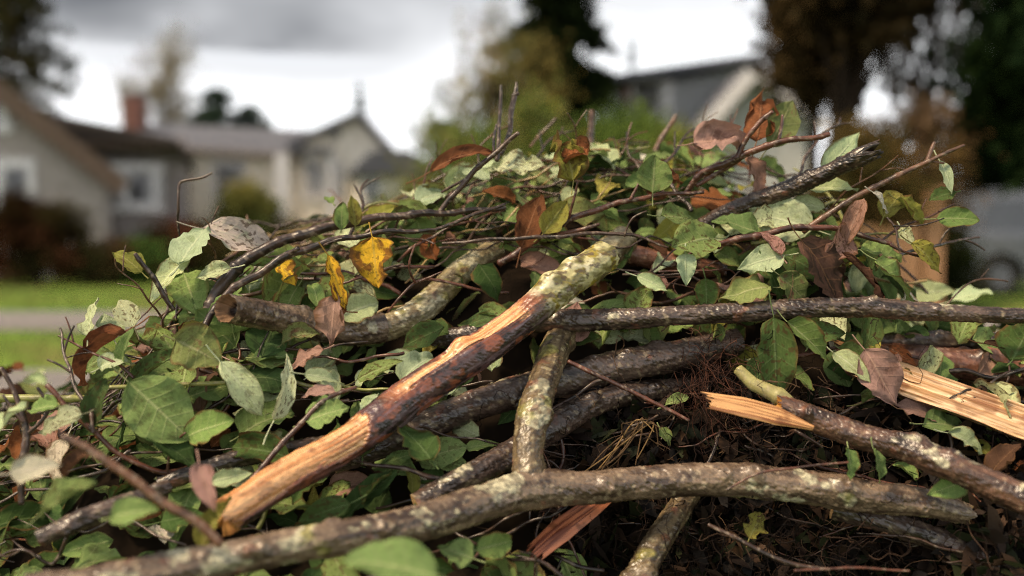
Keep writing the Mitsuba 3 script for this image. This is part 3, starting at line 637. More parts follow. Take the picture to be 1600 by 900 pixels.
# ================================================================== THE PILE: core
gx, gy = np.meshgrid(np.linspace(-1.7, 1.7, 300), np.linspace(.3, 2.9, 240), indexing='ij')
hz = H(gx, gy) - .075
pts = np.stack([gx, gy, hz], -1)
hz = np.maximum(hz + .03 * (meshkit.fbm(pts * 40, 4, 8) - .5), -.06)
V = np.stack([gx, gy, hz], -1).reshape(-1, 3); i, j = np.meshgrid(np.arange(299), np.arange(239), indexing='ij')
q = np.stack([i * 240 + j, (i + 1) * 240 + j, (i + 1) * 240 + j + 1, i * 240 + j + 1], -1).reshape(-1, 4)
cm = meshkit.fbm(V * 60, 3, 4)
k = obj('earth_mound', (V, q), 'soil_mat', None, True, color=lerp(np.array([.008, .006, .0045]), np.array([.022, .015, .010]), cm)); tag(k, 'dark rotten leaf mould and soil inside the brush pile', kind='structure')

# ================================================================== THE PILE: heavy branches
W_LIGHT, W_MID, W_DARK = lin('d9ab7a'), lin('ad6f3e'), lin('5e331f')
def peeled_masks(S, TH, V):
    th = (TH + np.pi) % (2 * np.pi) - np.pi
    L = S.max(); f = S / L
    nz = meshkit.fbm(V * 42, 4, 77) - .5; nf = meshkit.fbm(np.stack([np.cos(TH) * 5, np.sin(TH) * 8, S * 8], -1), 4, 78) - .5
    half = 1.40 * sstep(.34, .29, f + .05 * nz) + .0
    strip = sstep(.36, .46, f + .06 * nz) * sstep(.80, .72, f + .05 * nz)
    c2, h2 = -.15 - .20 * sstep(.4, .6, f), .40 + .40 * sstep(.5, .72, f)
    edge = .45 * nz + .5 * nf
    m1 = sstep(-.06, .06, half - np.abs(th + .05) + edge * 1.5) * (half > .02)
    m2 = sstep(-.05, .05, h2 - np.abs(th - c2) + edge * 1.3) * strip
    cam = np.maximum(sstep(-.55, .0, half - np.abs(th + .05) + edge * 2.2) * (half > .02), sstep(-.5, .0, h2 - np.abs(th - c2) + edge * 2.2) * strip)
    return np.maximum(m1, m2), cam, nf, nz, f, th
def peeled_disp(S, TH, V):
    m, m1, nf, nz, f, th = peeled_masks(S, TH, V)
    fib = meshkit.fbm(np.stack([np.cos(TH) * 16, np.sin(TH) * 16, S * 7], -1), 3, 79) - .5
    return -.0026 * m - .0006 * m1 + .0018 * fib * m + .0012 * nz * (1 - m)
def peeled_col(S, TH, V):
    m, m1, nf, nz, f, th = peeled_masks(S, TH, V)
    fib = meshkit.fbm(np.stack([np.cos(TH) * 13, np.sin(TH) * 13, S * 6], -1), 4, 80)
    fine = meshkit.fbm(np.stack([np.cos(TH) * 30, np.sin(TH) * 30, S * 15], -1), 3, 81)
    wood = lerp(W_LIGHT, W_MID, sstep(.38, .62, fib)); wood = lerp(wood, W_DARK, sstep(.58, .72, fine) * .7)
    wood = lerp(wood, W_DARK, sstep(.55, .72, meshkit.fbm(V * 55, 3, 82)) * .5)
    bark = bark_color(V, S, TH, None, 'dark', 83)
    wet = lerp(lin('4a3434'), lin('1d1414'), sstep(.35, .6, meshkit.fbm(V * 70, 4, 84))); wet = lerp(wet, lin('7d4630'), sstep(.54, .62, meshkit.fbm(V * 48, 4, 85)) * .9)
    wet = lerp(wet, lin('6b5a62'), sstep(.55, .7, meshkit.fbm(np.stack([np.cos(TH) * 6, np.sin(TH) * 6, S * 30], -1), 3, 86)) * .6)
    bark = lerp(bark, wet, sstep(.84, .74, f + .08 * nz))
    lich = lerp(lin('b0a878'), lin('6b6436'), sstep(.38, .62, meshkit.fbm(V * 90, 3, 87))); lich = lerp(lich, lin('cfc7a6'), sstep(.54, .66, meshkit.fbm(V * 70, 4, 88)) * .8)
    lich = lerp(lich, lin('8a7a24'), sstep(.58, .66, meshkit.fbm(V * 75, 3, 89))); lich = lerp(lich, lin('4a3a28'), sstep(.54, .66, meshkit.fbm(V * 150, 4, 90)) * .85)
    bark = lerp(bark, lich, sstep(.74, .82, f + .10 * nz) * .9)
    inner = lerp(lin('7c4630'), lin('3a1f16'), sstep(.35, .65, fine)); bark = lerp(bark, inner, m1 * .8)
    rim = np.clip(m * (1 - m) * 4, 0, 1); bark = bark * (.6 + .8 * meshkit.fbm(V * 260, 3, 93))[..., None]
    col = lerp(bark, wood, m); col = lerp(col, lin('7a3a24'), rim * .6)
    return np.clip(col * (.75 + .5 * meshkit.fbm(V * 300, 2, 91))[..., None], 0, 1)
branch('peeled_branch', 'thick branch with bark stripped to orange wood, slanting across the middle of the pile', 'branch',
       [(350, 806, .905, 31), (450, 741, .95, 31), (560, 680, .995, 30), (650, 613, 1.03, 30), (760, 540, 1.065, 29), (860, 462, 1.105, 27), (950, 398, 1.145, 25)],
       'dark', 101, ns=110, step=.0012, colorfn=peeled_col, dispfn=peeled_disp, rough=.6, knots=3, jag=(.02, .006), caps=({'cols': ('c08a52', '6a4020')}, {'cols': ('5a4630', '2c2018')}))
yb = branch('forked_branch', 'long grey lichened branch with an upright fork lying across the front of the pile', 'branch',
            [(40, 930, .775, 32), (160, 911, .795, 30), (300, 882, .82, 28), (400, 864, .84, 27), (500, 847, .865, 27), (600, 827, .895, 28), (700, 801, .93, 29), (770, 780, .96, 29), (835, 763, .985, 33), (900, 761, .995, 27), (1000, 752, 1.008, 25), (1100, 748, 1.015, 25), (1200, 752, 1.02, 26), (1300, 767, 1.02, 26), (1400, 780, 1.02, 24), (1460, 790, 1.02, 20), (1510, 803, 1.02, 16)],
            'grey', 102, ns=100, step=.0013, knots=9, wob=.003, jag=(0, .01))
branch('', '', '', [(832, 772, .988, 33), (828, 742, .993, 29), (826, 715, 1.000, 25), (830, 660, 1.022, 25), (847, 603, 1.06, 24), (866, 550, 1.12, 24), (885, 505, 1.19, 23)], 'mossy', 103, ns=90, step=.0012, knots=3, parent=yb, ref=(.7, -.6, .3))
branch('dark_branch', 'long straight dark brown branch lying level across the right half of the pile', 'branch',
       [(660, 537, 1.19, 14), (750, 520, 1.175, 15), (850, 503, 1.15, 17), (940, 500, 1.135, 16.5), (1050, 494, 1.12, 15.5), (1150, 490, 1.11, 16), (1250, 485, 1.10, 16), (1340, 479, 1.09, 15.5), (1450, 486, 1.08, 14), (1560, 493, 1.07, 13), (1680, 498, 1.06, 12)],
       'dark', 104, ns=72, step=.0013, knots=5, wob=.003)
branch('stub_log', 'grey brown log with a hollow sawn end facing left', 'log',
       [(352, 482, 1.035, 23), (400, 490, 1.075, 23), (470, 503, 1.115, 23), (540, 517, 1.14, 22), (600, 512, 1.16, 23)], 'grey', 105, ns=84, step=.0012, knots=3, caps=({'hollow': .022, 'cols': ('96765a', '1a0e09')}, None))
branch('lichen_log', 'pale log crusted with yellow green lichen behind the hollow stub log', 'log',
       [(555, 522, 1.165, 20), (610, 510, 1.175, 22), (660, 482, 1.20, 22), (715, 430, 1.25, 20), (775, 390, 1.30, 19)], 'lichen', 106, ns=84, step=.0013, knots=2)
branch('mossy_branch', 'thick mossy dark branch passing behind the upright fork', 'branch',
       [(520, 722, 1.045, 18), (600, 692, 1.06, 21), (680, 657, 1.08, 23), (770, 624, 1.105, 25), (900, 590, 1.135, 26), (1000, 566, 1.145, 25), (1075, 551, 1.155, 23), (1150, 532, 1.18, 22)], 'dark', 107, ns=84, step=.0013, knots=4, wob=.003)
branch('lower_branch', 'dark crooked branch under the thick mossy one', 'branch',
       [(650, 790, .995, 19), (720, 752, 1.015, 20), (790, 712, 1.045, 21), (870, 662, 1.09, 21), (950, 622, 1.125, 18), (1030, 606, 1.15, 17), (1100, 600, 1.17, 14)], 'dark', 108, ns=72, step=.0013, knots=5, wob=.004)
branch('rotten_log', 'dark rotten log standing deep in the gap behind the fork', 'log', [(880, 690, 1.16, 30), (905, 640, 1.17, 28), (920, 600, 1.19, 24)], 'char', 109, ns=64, step=.0016, knots=2)
snap = branch('snapped_branch', 'snapped brown branch with a torn tan splinter at its left end', 'branch',
       [(1215, 632, 1.045, 17), (1250, 646, 1.04, 21), (1300, 664, 1.03, 21), (1370, 686, 1.012, 21), (1400, 693, 1.005, 21), (1450, 712, .985, 22), (1550, 757, .955, 23), (1660, 805, .92, 23)], 'brown', 110, ns=84, step=.0012, knots=6, wob=.003, jag=(.02, 0), caps=({'cols': ('c8954e', '8a5a2c')}, None))
branch('dark_log', 'thin dark log at the lower right corner under the long forked branch', 'log',
       [(1300, 795, 1.06, 15), (1380, 815, 1.05, 17), (1460, 842, 1.04, 18), (1540, 868, 1.03, 18), (1660, 900, 1.0, 18)], 'dark', 111, ns=60, step=.0016, knots=4, wob=.004)
branch('leaning_log', 'short lichened log leaning at the bottom below the forked branch', 'log',
       [(985, 930, .99, 23), (1020, 860, 1.02, 22), (1055, 805, 1.06, 19), (1085, 760, 1.10, 16)], 'mossy', 112, ns=70, step=.0015, knots=3)
branch('back_log', 'reddish log lying behind the split pale log at the right edge', 'log', [(1360, 556, 1.22, 22), (1480, 568, 1.20, 24), (1660, 588, 1.17, 25)], 'red', 113, ns=60, step=.0018, knots=4, wob=.003)
branch('back_log', 'thin dull log above the reddish one at the right edge', 'log', [(1320, 533, 1.22, 14), (1480, 535, 1.22, 15), (1660, 545, 1.20, 15)], 'dark', 114, ns=40, step=.002, knots=3, wob=.003)
branch('low_branch', 'thin dark branch running behind the lower end of the peeled branch', 'branch', [(250, 758, 1.0, 12), (330, 730, 1.01, 13), (400, 712, 1.03, 14), (470, 702, 1.05, 13), (540, 690, 1.07, 12)], 'dark', 115, ns=48, step=.0018, knots=3, wob=.004)
branch('low_branch', 'dark bark covered branch among leaves at the lower left', 'branch', [(60, 842, .89, 13), (130, 812, .905, 16), (200, 785, .925, 15), (262, 762, .95, 11)], 'dark', 116, ns=48, step=.0018, knots=3, wob=.004)
branch('charred_branch', 'blackened broken branch stub pointing up right at the top of the pile', 'branch',
       [(1080, 362, 1.26, 11), (1140, 330, 1.235, 13), (1200, 308, 1.21, 14), (1260, 284, 1.185, 14), (1310, 263, 1.165, 12), (1345, 247, 1.15, 15), (1366, 238, 1.145, 12)], 'char', 117, ns=64, step=.0013, knots=3, jag=(0, .022), wob=.002, caps=(None, {'cols': ('2a1c14', '100a08')}))
branch('pale_log', 'short pale barked log behind the top end of the peeled branch', 'log', [(915, 430, 1.21, 22), (945, 400, 1.22, 24), (978, 372, 1.24, 22)], 'lichen', 118, ns=56, step=.0016)
branch('smooth_log', 'smooth reddish brown log in the shadow under the twigs near the top', 'log', [(985, 398, 1.27, 16), (1060, 412, 1.27, 16), (1130, 425, 1.28, 14)], 'red', 119, ns=48, step=.0018, knots=1)

# the splinter and side shoot of the snapped branch
def shard(name, px_pts, widths, thick, seed, parent, hexes=('c09262', '784a2a'), m='wood_mat', nrmv=(0, -.75, .66)):
    C, R, s = spline([P(a, b, d) for a, b, d in px_pts], widths, .0016)
    t = nrm(np.gradient(C, axis=0)); nn = nrm(np.array(nrmv) - t * (t @ np.array(nrmv))[:, None]); B = np.cross(t, nn)
    na = 22; a = np.linspace(-1, 1, na); fib = meshkit.fbm(np.stack([np.broadcast_to(a, (len(s), na)) * 7, s[:, None] * 14 + 0 * a, 0 * s[:, None] + 0 * a], -1), 4, seed)
    end = sstep(0, .018, s - .02 * meshkit.noise(np.stack([a * 5, a * 0, a * 0], -1), seed)[None].repeat(len(s), 0).T.T[0].mean()) if False else 1.0
    up = (thick * (1 - a ** 2 * .8))[None] + (fib - .5) * .0028
    Vt = C[:, None] + B[:, None] * (a * 1.0)[None, :, None] * R[:, None, None] + nn[:, None] * up[..., None]
    Vb = C[:, None] + B[:, None] * (a * 1.0)[None, :, None] * R[:, None, None] - nn[:, None] * (thick * (1 - a ** 2))[None, :, None]
    jag = (meshkit.noise(np.stack([a * 4.5, a * 0, a * 0 + .5], -1), seed + 3) - .4) * .030 + (meshkit.noise(np.stack([a * 14, a * 0, a * 0 + .5], -1), seed + 9) - .4) * .014
    w0 = sstep(.03, 0, s)[:, None] * jag[None]; Vt = Vt - t[:, None] * w0[..., None]; Vb = Vb - t[:, None] * w0[..., None]
    V = np.concatenate([Vt, Vb[:, ::-1]], 1); ns = V.shape[1]
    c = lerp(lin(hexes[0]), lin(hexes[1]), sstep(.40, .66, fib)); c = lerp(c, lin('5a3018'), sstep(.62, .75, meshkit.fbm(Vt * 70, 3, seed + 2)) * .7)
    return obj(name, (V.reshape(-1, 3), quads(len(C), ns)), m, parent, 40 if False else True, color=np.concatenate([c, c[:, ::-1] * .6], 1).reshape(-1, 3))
shard('splinter', [(1118, 628, 1.02), (1160, 636, 1.018), (1215, 650, 1.015), (1270, 669, 1.012)], [.010, .0125, .0115, .003], .0035, 201, snap)
shard('splinter', [(1120, 627, 1.032), (1140, 634, 1.03), (1180, 645, 1.03), (1230, 650, 1.03)], [.002, .003, .004, .003], .002, 202, snap)
V, F, c, *_ = twig_geo([P(1150, 580, 1.07), P(1180, 600, 1.06), P(1228, 634, 1.05)], [.0062, .0075, .010], 203, 'green', ns=20, step=.002); obj('side_shoot', (V, F), 'twig_mat', snap, True, color=lerp(c, lin('b8a878'), np.full(len(c), .35)))
spl = thing('split_log', 'log split open to pale yellow wood at the right edge', 'log')
def half_log(px_pts, seed):
    C, R, s = spline([P(a, b, d) for a, b, d, r in px_pts], [r / FPX * d for a, b, d, r in px_pts], .0014)
    t = nrm(np.gradient(C, axis=0)); nn = nrm(np.array([.0, -.86, .5]) - t * (t @ np.array([.0, -.86, .5]))[:, None]); B = np.cross(t, nn)
    a = np.linspace(-1, 1, 56); S, A = np.meshgrid(s, a, indexing='ij')
    fib = meshkit.fbm(np.stack([A * 8, S * 9, 0 * S], -1), 4, seed); fine = meshkit.fbm(np.stack([A * 26, S * 26, 0 * S], -1), 3, seed + 1)
    h = (fib - .5) * .010 + (fine - .5) * .0030 + .010 * sstep(.15, .35, A) * 1.0
    jag = (meshkit.noise(np.stack([a * 4, a * 0, a * 0], -1), seed + 3) - .3) * .09 + (meshkit.noise(np.stack([a * 13, a * 0, a * 0], -1), seed + 4) - .3) * .030
    sh = sstep(.06, 0, s)[:, None] * jag[None]
    V = C[:, None] + B[:, None] * (a[None, :, None] * R[:, None, None]) + nn[:, None] * h[..., None] - t[:, None] * sh[..., None]
    i, j = np.meshgrid(np.arange(len(s) - 1), np.arange(55), indexing='ij'); q = np.stack([i * 56 + j, (i + 1) * 56 + j, (i + 1) * 56 + j + 1, i * 56 + j + 1], -1).reshape(-1, 4)
    c = lerp(lin('cfb28e'), lin('a67c52'), sstep(.36, .66, fib)); c = lerp(c, lin('74492a'), sstep(.57, .70, fine) * .75)
    c = lerp(c, lin('6a3a22'), sstep(.60, .70, meshkit.fbm(V * 34, 3, seed + 7)) * .6)
    obj('split_face', (V.reshape(-1, 3), q), 'wood_mat', spl, True, color=c.reshape(-1, 3))
    th = np.linspace(0, np.pi, 40); Vb = C[:, None] + B[:, None] * (np.cos(th)[None, :, None] * R[:, None, None]) - nn[:, None] * (np.sin(th)[None, :, None] * R[:, None, None] * .9)
    edge = h[:, [-1, 0]]; w = (np.cos(th) + 1) / 2
    Vb = Vb + nn[:, None] * (edge[:, :1] * w + edge[:, 1:] * (1 - w))[..., None] - t[:, None] * (sstep(.06, 0, s)[:, None] * (jag[-1] * w + jag[0] * (1 - w))[None])[..., None]
    Vb = Vb - nn[:, None] * ((meshkit.fbm(Vb * 160, 3, seed) - .5) * .003 * np.sin(th)[None])[..., None]
    i, j = np.meshgrid(np.arange(len(s) - 1), np.arange(39), indexing='ij'); q = np.stack([i * 40 + j, i * 40 + j + 1, (i + 1) * 40 + j + 1, (i + 1) * 40 + j], -1).reshape(-1, 4)
    SS, TT = np.meshgrid(s, th, indexing='ij')
    obj('bark', (Vb.reshape(-1, 3), q[:, ::-1]), 'bark_mat', spl, True, color=bark_color(Vb, SS, TT, None, 'brown', seed).reshape(-1, 3))
half_log([(1352, 574, 1.12, 28), (1420, 598, 1.10, 32), (1500, 626, 1.075, 33), (1580, 655, 1.05, 34), (1680, 692, 1.02, 34)], 211)
key = thing('bark_strip', 'strip of torn reddish wood below the fork at the bottom', 'wood strip')
shard('strip', [(838, 862, .98), (875, 830, 1.0), (925, 792, 1.03), (985, 745, 1.08)], [.010, .013, .011, .006], .004, 213, key, ('b06a48', '5a2c1c'))

# ================================================================== named twigs (pixel paths)
def named_twig(label, px_pts, kind, seed, shoots=(), ns=10, step=.0025, group=None, kink=.001):
    key = thing('twig', label, 'twig', group)
    px_pts = [(a, b, d, r * .8) for a, b, d, r in px_pts]; shoots = [[(a, b, d, r * .85) for a, b, d, r in sp] for sp in shoots]
    V, F, c, C, R, s = twig_geo([P(a, b, d) for a, b, d, r in px_pts], [r / FPX * d for a, b, d, r in px_pts], seed, kind, ns=ns, step=step, kink=kink); obj('stem', (V, F), 'twig_mat', key, True, color=c)
    for i, sp in enumerate(shoots):
        V, F, c, *_ = twig_geo([P(a, b, d) for a, b, d, r in sp], [r / FPX * d for a, b, d, r in sp], seed * 7 + i, kind, ns=8, step=step, kink=kink); obj('side_shoot', (V, F), 'twig_mat', key, True, color=c)
    return key
named_twig('thick dark twig arching from the upper left over the hollow stub log', [(318, 508, 1.13, 15), (352, 440, 1.14, 14), (385, 405, 1.15, 12), (432, 379, 1.16, 10), (520, 352, 1.175, 9), (620, 335, 1.19, 7.5), (700, 330, 1.20, 6), (790, 322, 1.22, 4.5)], 'dark', 301,
           [[(688, 332, 1.20, 5), (735, 275, 1.20, 5), (775, 238, 1.195, 4.5), (812, 207, 1.19, 4)], [(772, 240, 1.195, 3), (772, 215, 1.195, 2.6), (776, 195, 1.195, 2)], [(735, 275, 1.20, 3), (690, 300, 1.22, 2.5)]])
named_twig('dark twig crossing just above the yellow leaves', [(322, 515, 1.05, 7), (340, 478, 1.065, 7), (388, 440, 1.08, 7.5), (440, 408, 1.09, 7.5), (500, 384, 1.11, 6.5), (560, 371, 1.12, 5.5), (640, 363, 1.13, 4.5), (682, 363, 1.14, 3)], 'dark', 302,
           [[(436, 410, 1.09, 5), (452, 397, 1.09, 5), (466, 388, 1.085, 4.5)], [(672, 363, 1.14, 3.5), (715, 345, 1.15, 3.5), (790, 318, 1.18, 3)], [(500, 384, 1.11, 3), (535, 372, 1.10, 2)]])
named_twig('bare twig standing upright at the far left of the pile', [(272, 484, 1.10, 4.5), (246, 445, 1.09, 5), (228, 420, 1.085, 4.5), (212, 395, 1.08, 4)], 'dark', 303)
named_twig('thin bent twig poking up alone against the grey house', [(310, 470, 1.20, 1.6), (290, 400, 1.18, 1.8), (280, 334, 1.165, 2.4), (281, 305, 1.16, 2.4), (285, 288, 1.16, 2.6), (305, 281, 1.16, 2.3), (333, 271, 1.16, 1.9)], 'dark', 304, kink=.0008)
named_twig('upright dark budded twig at the top of the pile, left one of the pair', [(776, 250, 1.24, 5), (779, 200, 1.25, 3.5), (781, 160, 1.255, 3.5), (782, 132, 1.26, 2.5)], 'dark', 305)
named_twig('upright dark budded twig at the top of the pile, right one of the pair', [(784, 240, 1.26, 5), (798, 190, 1.265, 5), (802, 155, 1.27, 5.5), (806, 128, 1.275, 2.5)], 'dark', 306, [[(800, 150, 1.27, 3), (810, 146, 1.27, 4)]])
named_twig('reddish brown twig with cut tip rising to the right below the brown curled leaves', [(1070, 300, 1.22, 6), (1110, 262, 1.20, 6.5), (1160, 243, 1.185, 7), (1200, 224, 1.17, 6.5), (1250, 216, 1.16, 5.5), (1296, 207, 1.155, 5)], 'red', 307,
           [[(1148, 248, 1.185, 5), (1172, 208, 1.18, 5), (1190, 185, 1.175, 4.5), (1206, 175, 1.17, 4)], [(1085, 292, 1.215, 4), (1130, 268, 1.205, 4), (1165, 240, 1.19, 4)], [(1218, 220, 1.165, 3.5), (1221, 200, 1.165, 3), (1223, 180, 1.165, 2.5)]])
named_twig('long thin brown twig reaching up to the right edge of the pile', [(1255, 362, 1.17, 6), (1330, 312, 1.16, 6), (1400, 276, 1.15, 5.5), (1450, 252, 1.145, 4.5), (1508, 226, 1.14, 3)], 'brown', 308,
           [[(1448, 253, 1.145, 4), (1455, 235, 1.145, 4), (1460, 222, 1.145, 3)], [(1450, 252, 1.145, 2), (1475, 255, 1.145, 2)], [(1355, 300, 1.16, 4), (1378, 283, 1.155, 2)]], kink=.0005)
named_twig('rusty rough twig running level above the long dark branch', [(1090, 388, 1.17, 6), (1130, 378, 1.16, 6.5), (1200, 362, 1.15, 6.5), (1270, 353, 1.145, 6), (1330, 362, 1.14, 5), (1390, 381, 1.135, 4)], 'red', 309,
           [[(1390, 381, 1.135, 3), (1420, 395, 1.135, 2), (1450, 400, 1.135, 1.5)], [(1160, 371, 1.16, 3.5), (1110, 385, 1.15, 3), (1070, 400, 1.15, 2)]])
named_twig('long dark reddish twig rising from behind the lichen log to the curled leaf', [(780, 410, 1.22, 7), (830, 378, 1.21, 7), (890, 342, 1.20, 6.5), (950, 320, 1.195, 5.5), (1015, 305, 1.19, 4.5), (1100, 298, 1.19, 3.5)], 'red', 310,
           [[(890, 342, 1.20, 3), (897, 312, 1.19, 2.5), (903, 285, 1.185, 2)], [(985, 312, 1.19, 3.5), (998, 287, 1.19, 2.5)], [(840, 372, 1.21, 4), (900, 360, 1.20, 4), (935, 350, 1.195, 3)]])
named_twig('thin dark twig level under the reddish one at the top middle', [(690, 385, 1.2, 3), (760, 378, 1.19, 3.5), (880, 372, 1.18, 4), (980, 370, 1.175, 3.5), (1045, 390, 1.17, 2)], 'dark', 311, [[(975, 370, 1.175, 2), (990, 340, 1.17, 1.8), (1010, 330, 1.17, 1.2)]])
named_twig('straight reddish twig slanting up left of the peeled branch', [(385, 760, .97, 6), (430, 705, .985, 6), (480, 650, 1.0, 5.5), (500, 630, 1.005, 5), (556, 604, 1.02, 3.5)], 'red', 312, [[(500, 632, 1.005, 3), (545, 625, 1.02, 2.5)]], kink=.0006)
named_twig('yellow green straight shoot lying level at the left', [(172, 605, 1.02, 4), (230, 604, 1.025, 4.5), (290, 601, 1.03, 4.5), (352, 598, 1.04, 4)], 'green', 313, kink=.0004)
named_twig('pale green shoot lying level at the left edge', [(-40, 620, 1.06, 8), (40, 622, 1.06, 8), (140, 622, 1.07, 6)], 'green', 314, kink=.0004)
named_twig('dark purple twig slanting down right in front of the mossy branch', [(888, 564, 1.09, 4.5), (960, 598, 1.075, 4.5), (1010, 622, 1.065, 4), (1077, 656, 1.05, 3)], 'red', 315, kink=.0004)
named_twig('reddish twig curving down among leaves at the lower left', [(75, 603, .99, 5), (110, 640, .985, 5), (165, 690, .985, 5), (215, 725, .99, 5), (262, 738, 1.0, 5), (300, 730, 1.02, 4)], 'red', 316, [[(262, 738, 1.0, 3), (268, 700, .995, 2.5), (290, 675, .99, 2)]])
named_twig('blurred pinkish twig close in front at the lower left', [(96, 683, .80, 8), (170, 722, .80, 9), (240, 775, .80, 9), (300, 812, .80, 10), (345, 850, .80, 9)], 'brown', 317, kink=.0005)
named_twig('dark forked twig standing at the left edge', [(30, 790, .97, 6), (34, 720, .975, 8), (38, 670, .98, 7), (22, 620, .985, 5), (0, 575, .99, 4)], 'dark', 318, [[(38, 665, .98, 4), (20, 640, .98, 3), (5, 620, .98, 2.5)], [(40, 680, .98, 4), (75, 640, .985, 3.5), (60, 605, .985, 3)]])
named_twig('thin twig resting on top of the forked branch at the right', [(1135, 765, .975, 2), (1180, 742, .975, 2.4), (1250, 730, .97, 2.4), (1325, 722, .965, 2)], 'red', 319, kink=.0003)
named_twig('thin twig lying under the yellow leaves with small side shoots', [(795, 460, 1.2, 3), (720, 448, 1.19, 3), (655, 440, 1.18, 3), (622, 470, 1.17, 2.5), (605, 490, 1.17, 2)], 'red', 320, [[(650, 441, 1.18, 2.5), (640, 420, 1.17, 2), (650, 380, 1.17, 2)], [(655, 440, 1.18, 2), (690, 425, 1.18, 1.6)]])
named_twig('bare grey twig standing behind the crest near the right of the middle', [(1010, 260, 1.5, 6), (1035, 215, 1.5, 5), (1056, 180, 1.5, 4)], 'brown', 321)
named_twig('short dark twig standing behind the crest right of the budded pair', [(922, 230, 1.55, 6), (924, 200, 1.55, 6), (924, 172, 1.55, 5)], 'brown', 322)
named_twig('thin blurred twig leaning behind the crest beside the budded pair', [(828, 230, 1.5, 3), (850, 205, 1.5, 3), (868, 185, 1.5, 3)], 'brown', 323)
named_twig('red brown twig lying at the bottom under the right end of the forked branch', [(1240, 893, .93, 2.5), (1320, 888, .93, 2.5), (1420, 893, .93, 2)], 'red', 324, kink=.0003)
named_twig('rusty fine twig slanting at the bottom right in the root tangle', [(1110, 820, 1.0, 4), (1170, 850, .99, 5), (1230, 878, .98, 5), (1300, 890, .97, 4)], 'dark', 325)
named_twig('thin trailing twig with leaves at the right edge of the pile', [(1385, 340, 1.15, 2), (1400, 360, 1.145, 2), (1405, 385, 1.14, 2), (1440, 402, 1.14, 1.6)], 'dark', 326, [[(1395, 352, 1.145, 1.6), (1435, 352, 1.14, 1.4), (1475, 340, 1.14, 1.2)]], kink=.0003)
named_twig('fine twig sprig poking out low at the right edge', [(1480, 475, 1.2, 1.5), (1530, 437, 1.2, 1.8), (1575, 440, 1.2, 1.5)], 'brown', 327, [[(1530, 437, 1.2, 1.2), (1545, 420, 1.2, 1)]], kink=.0003)

